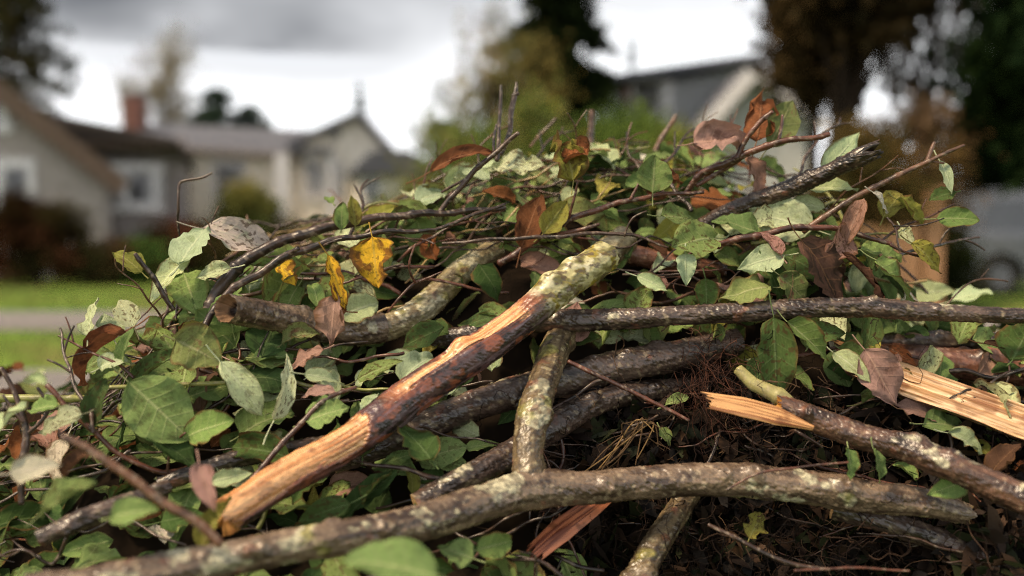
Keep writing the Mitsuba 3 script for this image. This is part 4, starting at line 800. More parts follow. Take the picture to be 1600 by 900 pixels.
# ================================================================== named leaves: px, py, length, width (px), direction, type, lift or -depth, label, options
HL = [
 (302, 380, 78, 60, 80, 1, -1.13, 'round pale green leaf standing upright at the upper left of the pile', dict(curl=.3, fold=.15)),
 (375, 370, 108, 56, -8, 7, -1.17, 'large washed-out pinkish leaf right of the round pale leaf', dict(curl=1.0, lat=.5)),
 (262, 432, 92, 38, 245, 1, -1.12, 'long pale leaf hanging under the round pale leaf', dict(curl=.6, fold=.3)),
 (330, 425, 66, 30, 185, 1, -1.11, 'narrow pale leaf below the washed-out pinkish leaf', dict(curl=.5, fold=.3)),
 (298, 458, 76, 62, -70, 0, -1.14, 'broad green leaf shaded under the narrow pale leaf', dict()),
 (352, 455, 58, 46, 200, 0, -1.14, 'green leaf behind the start of the thick dark twig', dict()),
 (198, 405, 58, 36, 140, 8, -1.09, 'olive leaf at the tip of the bare upright twig', dict(curl=.9, torn=.2)),
 (143, 494, 62, 36, 97, 1, -1.08, 'pale square looking leaf standing at the left end of the pile', dict(torn=.2, curl=.2)),
 (196, 487, 66, 38, 118, 1, -1.09, 'pale leaf standing right of the square looking one', dict(curl=.3)),
 (170, 508, 50, 44, 100, 1, -1.095, 'small pale leaf between the two pale standing leaves', dict()),
 (142, 552, 128, 62, 202, 4, -1.06, 'big crumpled russet leaf at the left end of the pile', dict(curl=1.1, lat=.9, ripple=.2, torn=.22)),
 (196, 540, 56, 26, 80, 0, -1.045, 'upright green leaf in front of the crumpled russet leaf', dict(fold=.5)),
 (180, 565, 50, 36, 20, 1, -1.04, 'pale curled leaf below the crumpled russet leaf', dict(curl=1.2)),
 (312, 549, 76, 78, -25, 6, -1.02, 'green leaf with grey brown blotch left below the hollow stub log', dict(curl=.5, fold=.15)),
 (300, 519, 44, 34, 70, 8, -1.05, 'mustard coloured leaf behind the blotched green leaf', dict()),
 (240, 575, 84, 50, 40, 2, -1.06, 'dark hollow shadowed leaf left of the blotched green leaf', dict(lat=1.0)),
 (287, 588, 68, 54, 110, 0, -1.045, 'bluish green leaf below the blotched green leaf', dict()),
 (250, 642, 120, 90, -42, 0, -.99, 'largest flat green leaf at the left, below the yellow green shoot', dict(curl=.15, fold=.08, lat=.15, ripple=.04)),
 (268, 700, 86, 64, -35, 2, -.985, 'dark green folded leaf under the largest flat green leaf', dict(fold=.4)),
 (325, 668, 80, 52, 15, 0, -.985, 'green leaf right of the largest flat green leaf', dict(curl=.5)),
 (380, 606, 100, 44, -47, 1, -1.01, 'long pale textured leaf slanting down beside the twigs', dict(fold=.2)),
 (447, 603, 104, 32, 62, 1, -1.01, 'narrow pale leaf curving upward left of the peeled branch', dict(curl=1.0, fold=.35)),
 (512, 646, 64, 56, 30, 0, -1.0, 'bright green leaf touching the peeled branch at the left', dict(curl=.3)),
 (508, 590, 60, 28, 5, 1, -1.03, 'light green leaf lying flat left of the peeled branch', dict()),
 (495, 613, 52, 28, 180, 5, -1.015, 'mauve brown small leaf between the light green leaves', dict(curl=.8)),
 (592, 577, 80, 30, 6, 0, -1.04, 'elongated green leaf with grey tip above the peeled branch', dict(curl=.2)),
 (478, 560, 56, 40, 215, 5, -1.06, 'dusty pink leaf under the hollow stub log', dict(torn=.2)),
 (520, 500, 84, 42, -95, 5, -1.075, 'shrivelled mauve brown leaf draped over the stub log', dict(curl=1.4, lat=1.2, ripple=.3, torn=.25)),
 (515, 480, 50, 30, 170, 4, -1.09, 'russet shred of leaf on top of the stub log', dict(curl=1.2, lat=1.0, torn=.3)),
 (92, 660, 68, 46, 200, 1, -.965, 'grey green leaf below the pale shoot at the left edge', dict()),
 (8, 660, 80, 58, 80, 1, -.93, 'pale leaf cut by the left edge of the picture', dict()),
 (66, 636, 50, 36, 175, 0, -.98, 'green leaf lying on the pale shoot at the left edge', dict(fold=.4)),
 (152, 628, 72, 40, 80, 2, -.99, 'dark folded upright leaf left of the largest flat leaf', dict(fold=.6)),
 (56, 732, 68, 46, 20, 7, -.84, 'blurred pale rounded leaf low at the left edge', dict()),
 (104, 775, 92, 72, 30, 0, -.82, 'large blurred green leaf close in front at the lower left', dict(curl=.3)),
 (118, 722, 56, 44, 70, 9, -.87, 'dark brown curled leaf above the large blurred green leaf', dict(lat=1.3)),
 (322, 760, 80, 36, -65, 5, -.84, 'blurred pink leaf hanging near the lower end of the peeled branch', dict()),
 (362, 745, 60, 28, 15, 1, -.97, 'pale green leaf above the lower end of the peeled branch', dict()),
 (210, 800, 70, 44, 10, 0, -.80, 'blurred green leaf left of the olive brown curled one', dict()),
 (335, 815, 80, 50, 70, 8, -.87, 'olive brown curled leaf at the lower tip of the peeled branch', dict(lat=.9)),
 (612, 884, 140, 84, 170, 0, -.74, 'large very blurred green leaf at the bottom edge', dict(curl=.3)),
 (712, 862, 54, 46, 160, 0, -.92, 'green leaf below the forked branch near the bottom', dict()),
 (775, 852, 60, 42, 10, 0, -.94, 'second green leaf below the forked branch, right of the other', dict()),
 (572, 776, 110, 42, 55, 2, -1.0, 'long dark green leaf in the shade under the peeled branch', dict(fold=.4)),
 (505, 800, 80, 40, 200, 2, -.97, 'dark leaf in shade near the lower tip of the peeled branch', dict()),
 (615, 690, 44, 32, 30, 0, -1.06, 'small green leaf peeping out below the peeled branch', dict()),
 (700, 722, 58, 40, -20, 0, -1.05, 'green leaf with pale rim under the mossy branch', dict()),
 (668, 745, 50, 36, 180, 2, -1.05, 'dark small leaf left of the crooked branch', dict()),
 (755, 695, 52, 20, 20, 0, -1.06, 'narrow green leaf beside the crooked branch', dict()),
 (625, 715, 50, 22, 25, 0, -1.05, 'thin green leaf under the middle of the peeled branch', dict()),
 (586, 410, 76, 66, -82, 3, -1.09, 'bright yellow torn leaf hanging below the dark twig', dict(torn=.3, ripple=.12, curl=.3, n=(0, -.95, .3))),
 (526, 440, 82, 34, -72, 3, -1.085, 'curled yellow and brown leaf hanging left of the bright yellow one', dict(torn=.2, lat=.8, n=(.2, -.95, .2))),
 (450, 428, 42, 36, -60, 3, -1.12, 'small yellow scrap of leaf above the stub log', dict(torn=.3)),
 (452, 470, 60, 40, -110, 0, -1.13, 'dark green hooked leaf above the stub log', dict(curl=1.5)),
 (492, 455, 56, 26, 100, 0, -1.11, 'narrow green arched leaf left of the curled yellow leaf', dict(curl=1.4)),
 (562, 482, 60, 48, 25, 1, -1.13, 'pale grey green leaf behind the stub log', dict()),
 (534, 337, 40, 26, 88, 0, -1.15, 'small oval green leaf standing on the thick dark twig', dict(n=(.1, -1, .1), petiole=.1)),
 (553, 328, 46, 22, 95, 8, -1.16, 'small yellowish leaf standing right of the oval green one', dict(n=(.5, -.9, .1))),
 (514, 311, 20, 16, 120, 0, -1.16, 'tiny green leaf tip above the oval green leaf', dict()),
 (592, 335, 60, 34, 20, 8, -1.22, 'yellow olive leaf behind the thick dark twig', dict()),
 (720, 243, 100, 34, 22, 4, -1.19, 'red brown curled leaf sticking up at the top left of the crest', dict(curl=1.2, lat=.9, n=(-.2, -.8, .5))),
 (780, 305, 50, 34, 170, 4, -1.23, 'small russet leaf behind the reddish twig tip', dict(lat=.6)),
 (830, 345, 86, 48, 70, 4, -1.21, 'russet brown leaf standing at the top middle, left one of two', dict(lat=.5, n=(.1, -.9, .3))),
 (868, 338, 62, 44, 55, 8, -1.195, 'brownish olive leaf standing right of the russet one', dict(lat=.6, n=(.1, -.9, .3))),
 (886, 243, 84, 66, 100, 8, -1.19, 'crumpled olive brown leaf on its stalk at the top middle', dict(curl=.9, lat=.9, ripple=.3, torn=.25)),
 (902, 238, 50, 40, 60, 4, -1.185, 'russet flap of leaf at the right of the crumpled olive one', dict(curl=1.0, ripple=.3, torn=.2)),
 (1022, 270, 58, 54, 85, 0, -1.18, 'green upright leaf with yellow rim at the top right of the middle', dict(n=(0, -.95, .3))),
 (1046, 275, 46, 36, -10, 4, -1.19, 'small brown leaf touching the green upright one', dict()),
 (1086, 375, 78, 66, 205, 0, -1.13, 'broad green leaf folded at its upper rim below the rusty twig', dict(curl=.5)),
 (1066, 340, 70, 40, 10, 0, -1.17, 'green drooping leaf above the broad folded one', dict(curl=.9)),
 (1072, 422, 48, 32, -88, 1, -1.12, 'small pale spotted leaf hanging above the dark branch', dict(n=(0, -1, .1))),
 (1318, 236, 92, 42, 48, 1, -1.19, 'pale lime leaf standing behind the charred stub', dict(n=(.1, -.95, .3), fold=.15)),
 (1302, 292, 76, 38, 0, 1, -1.20, 'pale flat leaf under the charred stub', dict()),
 (1188, 180, 78, 64, 80, 4, -1.21, 'large crumpled dark brown leaf at the highest point of the pile', dict(ripple=.25, lat=.7, torn=.2, n=(0, -.9, .2))),
 (1222, 192, 80, 52, 60, 6, -1.205, 'translucent brown olive leaf right of the crumpled dark brown one', dict(n=(.2, -.95, .1))),
 (1128, 218, 84, 66, 10, 5, -1.19, 'mauve and brown rolled leaf left of the crumpled dark brown one', dict(curl=1.0, lat=1.0, ripple=.2)),
 (1180, 275, 62, 44, -60, 5, -1.23, 'dull pink brown leaf hanging under the cut tip twig', dict(lat=.6)),
 (1216, 342, 100, 66, 160, 1, -1.20, 'large pale green leaf under the charred branch', dict(curl=.3)),
 (1150, 350, 70, 46, 150, 0, -1.19, 'mid green leaf left of the large pale green one', dict()),
 (1288, 424, 116, 78, -40, 9, -1.10, 'large dark brown green leaf with pale veins above the dark branch', dict(fold=.12, curl=.4)),
 (1188, 408, 68, 46, 195, 1, -1.115, 'greyish pale leaf left of the large dark veined one', dict(curl=.6)),
 (1212, 440, 60, 50, -60, 2, -1.12, 'dark green leaf left of the large dark veined one', dict()),
 (1240, 450, 56, 46, -40, 6, -1.105, 'mottled green leaf resting on the dark branch', dict()),
 (1205, 378, 50, 28, 110, 5, -1.12, 'small mauve pointed leaf above the greyish pale one', dict(lat=.7)),
 (1334, 345, 76, 34, 68, 5, -1.12, 'pinkish mauve pointed leaf standing on the rusty twig', dict(fold=.5, n=(-.4, -.9, .2))),
 (1312, 382, 66, 52, 215, 5, -1.115, 'mauve brown wilted leaf hanging from the rusty twig', dict(curl=.8, torn=.2)),
 (1350, 430, 90, 30, -50, 9, -1.11, 'dark brown shrivelled strip of leaf right of the large veined one', dict(lat=1.3, ripple=.3, torn=.25)),
 (1402, 440, 88, 58, -38, 0, -1.11, 'grey green veined leaf at the right above the dark branch', dict(curl=.4)),
 (1452, 403, 72, 34, -30, 8, -1.13, 'olive leaf with burnt tip at the right of the pile', dict(torn=.15)),
 (1418, 369, 36, 22, -55, 1, -1.14, 'small pale leaf hanging from the trailing twig', dict()),
 (1498, 341, 58, 34, -8, 0, -1.14, 'green leaf at the end of the trailing twig', dict()),
 (1480, 275, 54, 18, -80, 1, -1.145, 'pale curled leaf hanging from the long thin twig', dict(curl=.7)),
 (1472, 305, 40, 28, 200, 2, -1.15, 'dark green leaf below the pale curled one', dict()),
 (1425, 330, 58, 42, -20, 8, -1.17, 'olive green leaf behind the trailing twig', dict()),
 (1395, 318, 50, 40, 60, 8, -1.18, 'yellowish brown leaf left of the olive green one', dict()),
 (1378, 316, 40, 20, -35, 7, -1.15, 'small lavender grey leaf by the long thin twig', dict()),
 (1380, 395, 72, 46, 10, 0, -1.15, 'smooth green leaf behind the wilted mauve one', dict()),
 (1162, 455, 76, 56, 190, 6, -1.11, 'grey green wrinkled leaf left part of the dark branch top', dict(ripple=.15)),
 (1104, 462, 52, 38, -90, 2, -1.14, 'dark green leaf hanging in the gap above the dark branch', dict()),
 (1002, 470, 50, 46, 60, 0, -1.15, 'green leaf sitting on the dark branch, left one of two', dict()),
 (960, 478, 76, 28, 25, 0, -1.16, 'narrow green leaf between peeled branch and dark branch', dict()),
 (1020, 442, 50, 26, -25, 1, -1.14, 'pale small leaf above the dark branch', dict()),
 (1212, 560, 118, 62, -88, 2, -1.07, 'long dark green leaf hanging below the dark branch', dict(curl=.2, n=(0, -1, .1))),
 (1266, 533, 84, 46, -42, 0, -1.075, 'half pale leaf folded right of the long hanging one', dict(fold=.7, n=(.2, -.9, .3))),
 (1188, 582, 54, 44, -120, 2, -1.10, 'dark leaf behind the long hanging one', dict()),
 (1292, 520, 66, 36, 5, 2, -1.10, 'dark green leaf below the dark branch', dict()),
 (1332, 572, 66, 36, -52, 1, -1.07, 'pale green leaf beside the split end of the pale log', dict()),
 (1378, 590, 92, 64, -62, 5, -1.065, 'large mauve brown leaf over the end of the split pale log', dict(ripple=.12, n=(-.1, -.95, .2))),
 (1040, 682, 30, 22, -70, 0, -1.09, 'tiny green leaf among the dry strands', dict()),
 (1058, 625, 38, 20, 30, 0, -1.10, 'small torn green leaf in front of the root tangle', dict()),
 (1330, 725, 48, 36, -110, 0, -1.0, 'green leaf hanging under the snapped branch, left one of two', dict()),
 (1372, 728, 50, 30, -80, 0, -.995, 'green leaf hanging under the snapped branch, right one of two', dict()),
 (1480, 662, 80, 46, 15, 0, -1.07, 'green leaf behind the snapped branch at the right', dict()),
 (1512, 690, 60, 40, -30, 1, -1.05, 'paler leaf right behind the snapped branch', dict()),
 (1435, 640, 70, 46, 160, 5, -1.08, 'dull brown leaf under the split pale log', dict(lat=.5)),
 (1572, 712, 66, 44, 60, 9, -1.02, 'dark red brown leaf at the right edge', dict(lat=.7)),
 (1182, 820, 46, 42, 60, 8, -1.03, 'mossy yellow green leaf in the dark root tangle', dict(torn=.2)),
 (1480, 762, 60, 40, -160, 0, -.99, 'green leaf between snapped and forked branches at the right', dict()),
 (1575, 545, 70, 20, -25, 9, -1.10, 'thin dark red leaf at the right edge above the split log', dict(lat=1.0)),
 (1460, 455, 60, 40, 0, 1, -1.35, 'blurred pale leaf behind the right end of the dark branch', dict()),
 (1520, 460, 60, 36, 10, 1, -1.4, 'very blurred pale leaf near the right edge', dict()),
 (730, 590, 46, 20, 60, 0, -1.06, 'small green leaf right above the mossy branch', dict()),
]
for i, (px, py, L, W, ang, typ, ld, lab, o) in enumerate(HL):
    d = -ld; o = dict(o)
    put_leaf('leaf', lab, P(px, py, d), ang, L / FPX * d * 1.10, W / FPX * d * 1.10, typ, 1000 + i, **o)

# ================================================================== scattered leaves and leafy twigs over the pile
rng = np.random.default_rng(77); R_ = random.Random(9)
def pile_normal(x, y):
    e = .02; return nrm(np.array([-(H(x + e, y) - H(x - e, y)) / (2 * e), -(H(x, y + e) - H(x, y - e)) / (2 * e), 1.0]))
def density(px, py):
    """How leafy the pile is there: the gap at the lower right holds roots instead."""
    if 830 < px < 1330 and 560 < py < 900: return .04
    if px > 1000 and py > 770: return .06
    if px >= 1300 and py > 600: return .4
    if 560 < px < 900 and 560 < py < 900: return .45
    if 620 < px < 900 and 380 < py < 480: return .5
    return 1.0
LIMBS = np.vstack(LIMB)
def near_limb(px, py, d):
    q = LIMBS; return bool((((q[:, 0] - px) ** 2 + (q[:, 1] - py) ** 2 < (q[:, 3] + 26) ** 2) & (q[:, 2] < d + .03)).any())
def sample_surface(n, rng, x=(-1.25, 1.25), y=(.5, 2.1), seen=True, avoid=True):
    out = []
    while len(out) < n:
        xx, yy = rng.uniform(*x), rng.uniform(*y); h = float(H(xx, yy))
        nn = pile_normal(xx, yy)
        if rng.random() > min(1, .45 / nn[2]): continue
        p = np.array([xx, yy, h]); px, py, d = project(p)
        if seen and not (-60 < px < 1660 and 120 < py < 950): continue
        if rng.random() > density(px, py): continue
        if avoid and near_limb(px, py, d) and rng.random() < .9: continue
        out.append((p, nn, px, py, d))
    return out
def leaf_type(px, py, rng):
    r = rng.random()
    if py < 330 and 650 < px < 1300: w = [.40, .30, .12, .0, .03, .04, .04, .02, .05, .0]
    elif px > 1000: w = [.38, .22, .16, .0, .03, .06, .06, .03, .04, .02]
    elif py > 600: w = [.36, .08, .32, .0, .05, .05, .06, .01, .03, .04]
    else: w = [.44, .25, .16, .0, .04, .05, .04, .01, .03, .01]
    return int(rng.choice(10, p=np.array(w) / sum(w)))
KIND = ['mid green', 'pale sage green', 'dark green', 'yellow', 'russet brown', 'mauve brown', 'brown blotched green', 'washed-out pinkish', 'olive', 'dark brown']
ANCH = [(350, 480, 'the hollow stub log'), (450, 500, 'the hollow stub log'), (302, 380, 'the round pale leaf'), (375, 370, 'the washed-out pinkish leaf'), (586, 410, 'the bright yellow leaf'), (526, 440, 'the curled yellow leaf'), (140, 552, 'the crumpled russet leaf'),
        (145, 494, 'the square looking pale leaf'), (250, 642, 'the largest flat green leaf'), (312, 549, 'the blotched green leaf'), (430, 680, 'the straight slanting reddish twig'), (420, 765, 'the bare end of the peeled branch'), (560, 680, 'the wet middle of the peeled branch'), (760, 545, 'the peeled strip of the slanting branch'),
        (920, 425, 'the lichened top end of the peeled branch'), (650, 470, 'the lichen crusted log'), (850, 640, 'the upright fork'), (700, 660, 'the mossy branch'), (1020, 565, 'the mossy branch'), (760, 730, 'the crooked lower branch'), (1050, 495, 'the middle of the long dark branch'), (1340, 480, 'the knot of the long dark branch'),
        (1530, 492, 'the long dark branch end'), (1300, 664, 'the snapped branch'), (1500, 735, 'the snapped branch end'), (1470, 615, 'the split pale log'), (1110, 590, 'the root clump'), (1180, 640, 'the torn splinter'), (940, 790, 'the strip of reddish wood'), (1030, 850, 'the leaning log'), (1420, 830, 'the dark log at lower right'),
        (300, 885, 'the blurred end of the forked branch'), (600, 830, 'the front of the forked branch'), (1000, 755, 'the middle of the forked branch'), (1400, 780, 'the right end of the forked branch'), (105, 775, 'the large blurred green leaf'), (170, 722, 'the blurred pinkish twig'), (40, 680, 'the forked twig at the left edge'), (60, 622, 'the pale shoot at the left edge'),
        (260, 604, 'the yellow green shoot'), (170, 690, 'the reddish curving twig'), (430, 379, 'the thick arching dark twig'), (620, 335, 'the end of the thick dark twig'), (735, 275, 'the red brown curled leaf'), (790, 190, 'the two upright budded twigs'), (840, 345, 'the two russet standing leaves'), (886, 243, 'the crumpled olive brown leaf'), (1022, 270, 'the yellow rimmed green leaf'),
        (1086, 375, 'the broad folded green leaf'), (1200, 310, 'the charred branch'), (1345, 247, 'the charred broken tip'), (1318, 236, 'the pale lime leaf'), (1190, 185, 'the big dark brown crumpled leaf'), (1130, 220, 'the mauve rolled leaf'), (1260, 216, 'the twig with the cut tip'), (1400, 276, 'the long thin brown twig'), (1216, 342, 'the pale leaf under the charred branch'),
        (1288, 424, 'the large dark veined leaf'), (1334, 345, 'the pinkish pointed leaf'), (1402, 440, 'the grey green veined leaf'), (1212, 560, 'the long hanging dark leaf'), (1378, 590, 'the large mauve leaf on the split log'), (1490, 341, 'the trailing twig at the right'), (500, 384, 'the twig over the yellow leaves'), (960, 320, 'the long rising reddish twig'), (600, 577, 'the elongated green leaf'), (447, 603, 'the narrow curving pale leaf'), (990, 690, 'the dry straw strands')]
def zone(px, py):
    a = min(ANCH, key=lambda q: (q[0] - px) ** 2 + (q[1] - py) ** 2); dx, dy = px - a[0], py - a[1]
    return ('right of ' if dx > 0 else 'left of ') + a[2] if abs(dx) > abs(dy) else ('below ' if dy > 0 else 'above ') + a[2]
# leafy twigs: stem with its own leaves
LT = []
for p, nn, px, py, d in sample_surface(72, rng, y=(.7, 1.75)):
    key = numbered('leafy_twig'); LT.append((key, px, py))
    L = rng.uniform(.10, .22); az = rng.normal(0, .9) + (0 if px > 700 else math.pi * (rng.random() < .5))
    dd = nrm(np.array([math.cos(az), .25 * math.sin(az), .35 * math.sin(az) + .25]) - 0 * nn); dd = nrm(dd - nn * (dd @ nn) * .8 + nn * .12)
    m = np.linspace(0, 1, 4)[:, None]; pts = p + nn * .02 + dd * (m - .4) * L + rng.normal(0, .008, (4, 3)) - np.array([0, 0, .04]) * (m - .4) ** 2 * 2 * L
    sdn = int(rng.integers(1, 99999)); typ = leaf_type(px, py, rng); kind = R_.choice(['red', 'dark', 'brown', 'green'])
    V, F, c, C, Rr, s = twig_geo(pts, [.0028, .0024, .0019, .0012], sdn, kind, ns=7, step=.004); obj('stem', (V, F), 'twig_mat', key, True, color=c)
    nl = int(rng.integers(4, 8))
    for q in range(nl):
        f = .18 + .82 * q / (nl - 1); cpos = C[int(f * (len(C) - 1))]; tdir = nrm(C[min(len(C) - 1, int(f * (len(C) - 1)) + 1)] - C[max(0, int(f * (len(C) - 1)) - 1)])
        sidev = np.cross(nn, tdir) * (1 if q % 2 else -1); ld = nrm(tdir * rng.uniform(.2, .9) + sidev * (.9 if q < nl - 1 else .1) + nn * rng.uniform(-.1, .5) + rng.normal(0, .15, 3))
        Ls = rng.uniform(.040, .078); nl_ = nrm(nn * .6 + np.array([0, -.25, .55]) + rng.normal(0, .3, 3))
        put_leaf('leaf', '', cpos + ld * Ls * .62, ld, Ls, Ls * rng.uniform(.55, .8), typ if rng.random() < .7 else leaf_type(px, py, rng), sdn + q, parent=key, n=nl_, fold=rng.uniform(.05, .4) + (.6 if rng.random() < .2 else 0), curl=rng.uniform(.2, 1.5), lat=rng.uniform(-.3, 1.0), petiole=.15, torn=R_.choice([.04, .06, .2]))
    zl = zone(px, py); tag(key, 'twig with %s %s leaves %s' % (('no', 'one', 'two', 'three', 'four', 'five', 'six', 'seven', 'eight')[nl], KIND[typ], zl), 'twig', 'leafy cut twigs lying on the pile')
# loose leaves
for p, nn, px, py, d in sample_surface(140, rng, y=(.62, 1.85)):
    typ = leaf_type(px, py, rng); Ls = rng.uniform(.040, .086); az = rng.uniform(0, 2 * math.pi)
    t1 = nrm(np.cross(nn, [0.3, .2, 1])); ld = math.cos(az) * t1 + math.sin(az) * np.cross(nn, t1) + rng.normal(0, .25, 3)
    zl = zone(px, py); crump = typ in (3, 4, 5, 9)
    put_leaf('leaf', '%sloose %s leaf %s' % ('small ' if Ls < .052 else 'large ' if Ls > .072 else '', KIND[typ], zl), p + nn * rng.uniform(.0, .035), ld, Ls, Ls * rng.uniform(.42, .76), typ, int(rng.integers(1, 99999)), group='loose leaves lying on the pile',
             n=nrm(nn + rng.normal(0, .45, 3)), fold=rng.uniform(.05, .45) + (.6 if rng.random() < .2 else 0), curl=rng.uniform(.2, 1.4) + crump * .6, lat=rng.uniform(-.3, 1.0) + crump * .5, ripple=.10 + .14 * crump, torn=R_.choice([.04, .07, .2]), petiole=R_.choice([.0, .25, .35]))
# deeper leaf litter: the leaves beyond the 300 that show largest
mb = MB()
for p, nn, px, py, d in sample_surface(2600, rng, y=(.55, 2.0), x=(-1.3, 1.3), avoid=False):
    typ = leaf_type(px, py, rng); Ls = rng.uniform(.03, .065); az = rng.uniform(0, 2 * math.pi); t1 = nrm(np.cross(nn, [0.3, .2, 1]))
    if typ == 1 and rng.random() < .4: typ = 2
    ld = math.cos(az) * t1 + math.sin(az) * np.cross(nn, t1) + rng.normal(0, .3, 3)
    V, F, U = leaf_geo(p + nn * rng.uniform(-.065, .008), ld, nrm(nn + rng.normal(0, .5, 3)), Ls, Ls * rng.uniform(.5, .8), typ, rng, fold=rng.uniform(.05, .4), curl=rng.uniform(.1, 1.2), lat=rng.uniform(-.3, .9), petiole=0, nt=9, na=7)
    mb.add(V, F, None, U)
k = mb.put('leaf_litter', 'leaf_mat', None, True); tag(k, 'dense mass of small overlapping leaves filling the brush pile', 'leaves', kind='stuff')

# loose bare twigs
mid = [q for q in sample_surface(900, rng, y=(1.0, 1.7)) if 430 < q[2] < 1200 and 300 < q[3] < 480][:60]
left = [q for q in sample_surface(700, rng, y=(.75, 1.5)) if q[2] < 640 and q[3] > 400][:70]
cave = []; right = [q for q in sample_surface(900, rng, y=(1.0, 1.8)) if q[2] > 850 and 220 < q[3] < 470][:50]
for _ in range(60):
    px, py = rng.uniform(680, 1580), rng.uniform(600, 880); q = P(px, py, hit(px, py) + .01); cave.append((q, np.array([0, -.7, .7]), px, py, 1.1))
for p, nn, px, py, d in sample_surface(95, rng, y=(.7, 1.8)) + mid + left + cave + right:
    L = rng.uniform(.08, .26); az = rng.normal(.15, .6) + math.pi * (rng.random() < .5)
    dd = np.array([math.cos(az), .4 * math.sin(az), .4 * math.sin(az)]); dd = nrm(dd - nn * (dd @ nn) * .85)
    m = np.linspace(0, 1, 5)[:, None]; pts = p + nn * rng.uniform(-.01, .03) + dd * (m - .5) * L + rng.normal(0, .006, (5, 3))
    r0 = rng.uniform(.0010, .0026); kind = R_.choice(['red', 'red', 'dark', 'dark', 'brown', 'straw'] if py < 560 else ['red', 'dark', 'dark', 'dark']); sdn = int(rng.integers(1, 99999))
    mbt = MB(); C, Rr, s = add_twig(mbt, pts, np.linspace(r0, r0 * .5, 5), sdn, kind=kind, ns=6)
    for q in range(int(rng.integers(0, 3))):
        b0 = C[int(rng.uniform(.2, .8) * len(C))]; e_ = b0 + nrm(dd + rng.normal(0, .6, 3)) * rng.uniform(.02, .06); add_twig(mbt, [b0, (b0 + e_) / 2 + rng.normal(0, .003, 3), e_], [r0 * .6, r0 * .5, r0 * .35], sdn + q, kind=kind, ns=5)
    k = mbt.put('twig', 'twig_mat', None, True); zl = zone(px, py); kn = {'red': 'reddish brown', 'dark': 'dark', 'brown': 'light brown', 'straw': 'straw coloured'}[kind]
    tag(k, '%s bare %s twig %s' % ('short' if L < .13 else 'long' if L > .2 else 'thin', kn, zl), 'twig', 'loose bare twigs lying on the pile')

for i, (px, py, d, L, an) in enumerate([(640, 318, 1.3, 90, 62), (560, 330, 1.22, 60, 75), (700, 290, 1.4, 80, 105), (745, 262, 1.35, 85, 70), (840, 250, 1.4, 70, 58), (900, 240, 1.3, 75, 100), (960, 255, 1.35, 80, 64), (1040, 250, 1.3, 75, 50), (1090, 245, 1.4, 90, 80),
        (1160, 235, 1.35, 70, 110), (1265, 240, 1.3, 80, 55), (1330, 300, 1.25, 100, 40), (1420, 350, 1.2, 90, 28), (1440, 390, 1.2, 100, 15), (230, 470, 1.1, 90, 125), (160, 560, 1.04, 90, 150), (120, 610, 1.0, 110, 110), (340, 400, 1.2, 70, 110)]):
    a_ = math.radians(an); r0 = (.0015, .0020, .0012)[i % 3]; q = [P(px + L * f * math.cos(a_) + 6 * math.sin(f * 5 + i), py - L * f * math.sin(a_) + 8 * f * f, d + .06 * math.sin(i * 2.1) * f) for f in (-.6, -.1, .4, .75, 1.0)]
    mbt = MB(); C, Rr, s = add_twig(mbt, q, np.linspace(r0 * 1.2, r0 * .6, 5), 900 + i, kind=('red', 'dark', 'brown')[i % 3], ns=6)
    for f in (.55, .8): b0 = C[int(f * (len(C) - 1))]; e_ = b0 + .03 * image_dir(an + (40 if f < .7 else -42)); add_twig(mbt, [b0, (b0 + e_) / 2 + [0, 0, .002], e_], [r0 * .7, r0 * .6, r0 * .5], 950 + i, kind=('red', 'dark', 'brown')[i % 3], ns=5)
    k = mbt.put('twig', 'twig_mat', None, True); tag(k, 'thin upright %s twig end %s' % (('reddish', 'dark', 'brown')[i % 3], zone(px, py)), 'twig', 'thin twig ends sticking out of the pile')

# ================================================================== fine roots and dry strands
def hairs(n, cx, cy, sx, sy, d0, d1, seed, Lr, rad, hexes, grav=.3, curlf=1.0):
    rng = np.random.default_rng(seed); mbh = MB()
    for i in range(n):
        px, py = rng.normal(cx, sx), rng.normal(cy, sy); d = rng.uniform(d0, d1)
        p = P(px, py, d); v = nrm(rng.normal(0, 1, 3) + [0, -.3, -grav * 2]); L = rng.uniform(*Lr); k = 9; C = [p]
        for q in range(k):
            v = nrm(v + rng.normal(0, .42 * curlf, 3) + [0, 0, -grav * .25]); C.append(C[-1] + v * L / k)
        V, F = thin_tube(np.array(C), np.linspace(rad * rng.uniform(.7, 1.4), rad * .4, k + 1), 3, cap=False)
        mbh.add(V, F, palette(1, rng, hexes, .3))
    return mbh
mbh = hairs(190, 1110, 585, 28, 30, 1.09, 1.17, 401, (.04, .10), .00055, ('3d261e', '4e3024', '241611'), grav=.7)
k = mbh.put('root_clump', 'dry_mat', None, True); tag(k, 'clump of fine reddish brown hair roots hanging at the end of the mossy branch', 'roots', kind='stuff')
rg0 = np.random.default_rng(406)
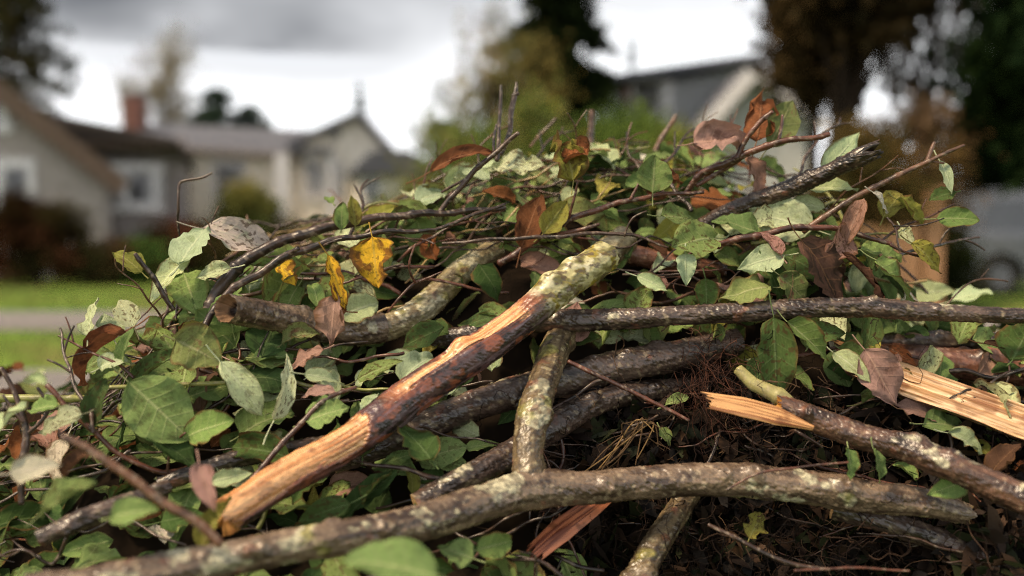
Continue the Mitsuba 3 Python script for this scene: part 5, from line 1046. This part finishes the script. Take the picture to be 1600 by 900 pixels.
mbh = hairs(600, 1130, 720, 150, 90, 1.05, 1.25, 402, (.02, .10), .0006, ('231813', '1a120e', '3c2c22', '120c0a', '5a4634'), grav=.2, curlf=1.4)
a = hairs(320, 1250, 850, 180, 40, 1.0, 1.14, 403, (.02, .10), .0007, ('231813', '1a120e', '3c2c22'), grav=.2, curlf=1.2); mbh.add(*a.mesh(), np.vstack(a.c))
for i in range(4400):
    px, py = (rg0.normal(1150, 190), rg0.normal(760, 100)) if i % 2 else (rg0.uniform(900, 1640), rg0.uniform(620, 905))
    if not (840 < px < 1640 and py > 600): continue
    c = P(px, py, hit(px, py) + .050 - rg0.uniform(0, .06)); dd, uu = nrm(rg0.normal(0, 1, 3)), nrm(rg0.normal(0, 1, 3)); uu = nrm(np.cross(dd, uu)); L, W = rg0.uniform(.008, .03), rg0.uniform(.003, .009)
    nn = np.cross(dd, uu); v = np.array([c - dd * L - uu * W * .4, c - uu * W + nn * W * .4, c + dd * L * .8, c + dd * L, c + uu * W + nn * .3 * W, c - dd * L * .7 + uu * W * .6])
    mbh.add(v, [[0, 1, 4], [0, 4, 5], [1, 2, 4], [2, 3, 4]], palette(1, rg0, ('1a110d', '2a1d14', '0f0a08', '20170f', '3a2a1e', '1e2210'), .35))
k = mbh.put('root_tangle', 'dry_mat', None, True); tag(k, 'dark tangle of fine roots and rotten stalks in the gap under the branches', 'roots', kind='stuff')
mbh = MB(); rg = np.random.default_rng(404)
for i in range(7):
    a0 = P(900 + rg.normal(0, 14), 752 + rg.normal(0, 8), 1.05 + rg.normal(0, .008)); a1 = P(975 + rg.normal(0, 10), 690 + rg.normal(0, 8), 1.05); a2 = P(1015 + rg.normal(0, 14), 658 + rg.normal(0, 8), 1.045); a3 = P(1000 + rg.normal(0, 25), 700 + rg.normal(0, 20), 1.04)
    C, R, s = spline([a0, a1, a2, a3], [.0008, .0009, .0008, .0005], .006); V, F = thin_tube(C, R, 4); mbh.add(V, F, palette(1, rg, ('7d6440', '5a4630', '43331f'), .25))
k = mbh.put('dry_grass', 'dry_mat', None, True); tag(k, 'wisp of dry straw strands looping in the gap right of the fork', 'dry grass', kind='stuff')
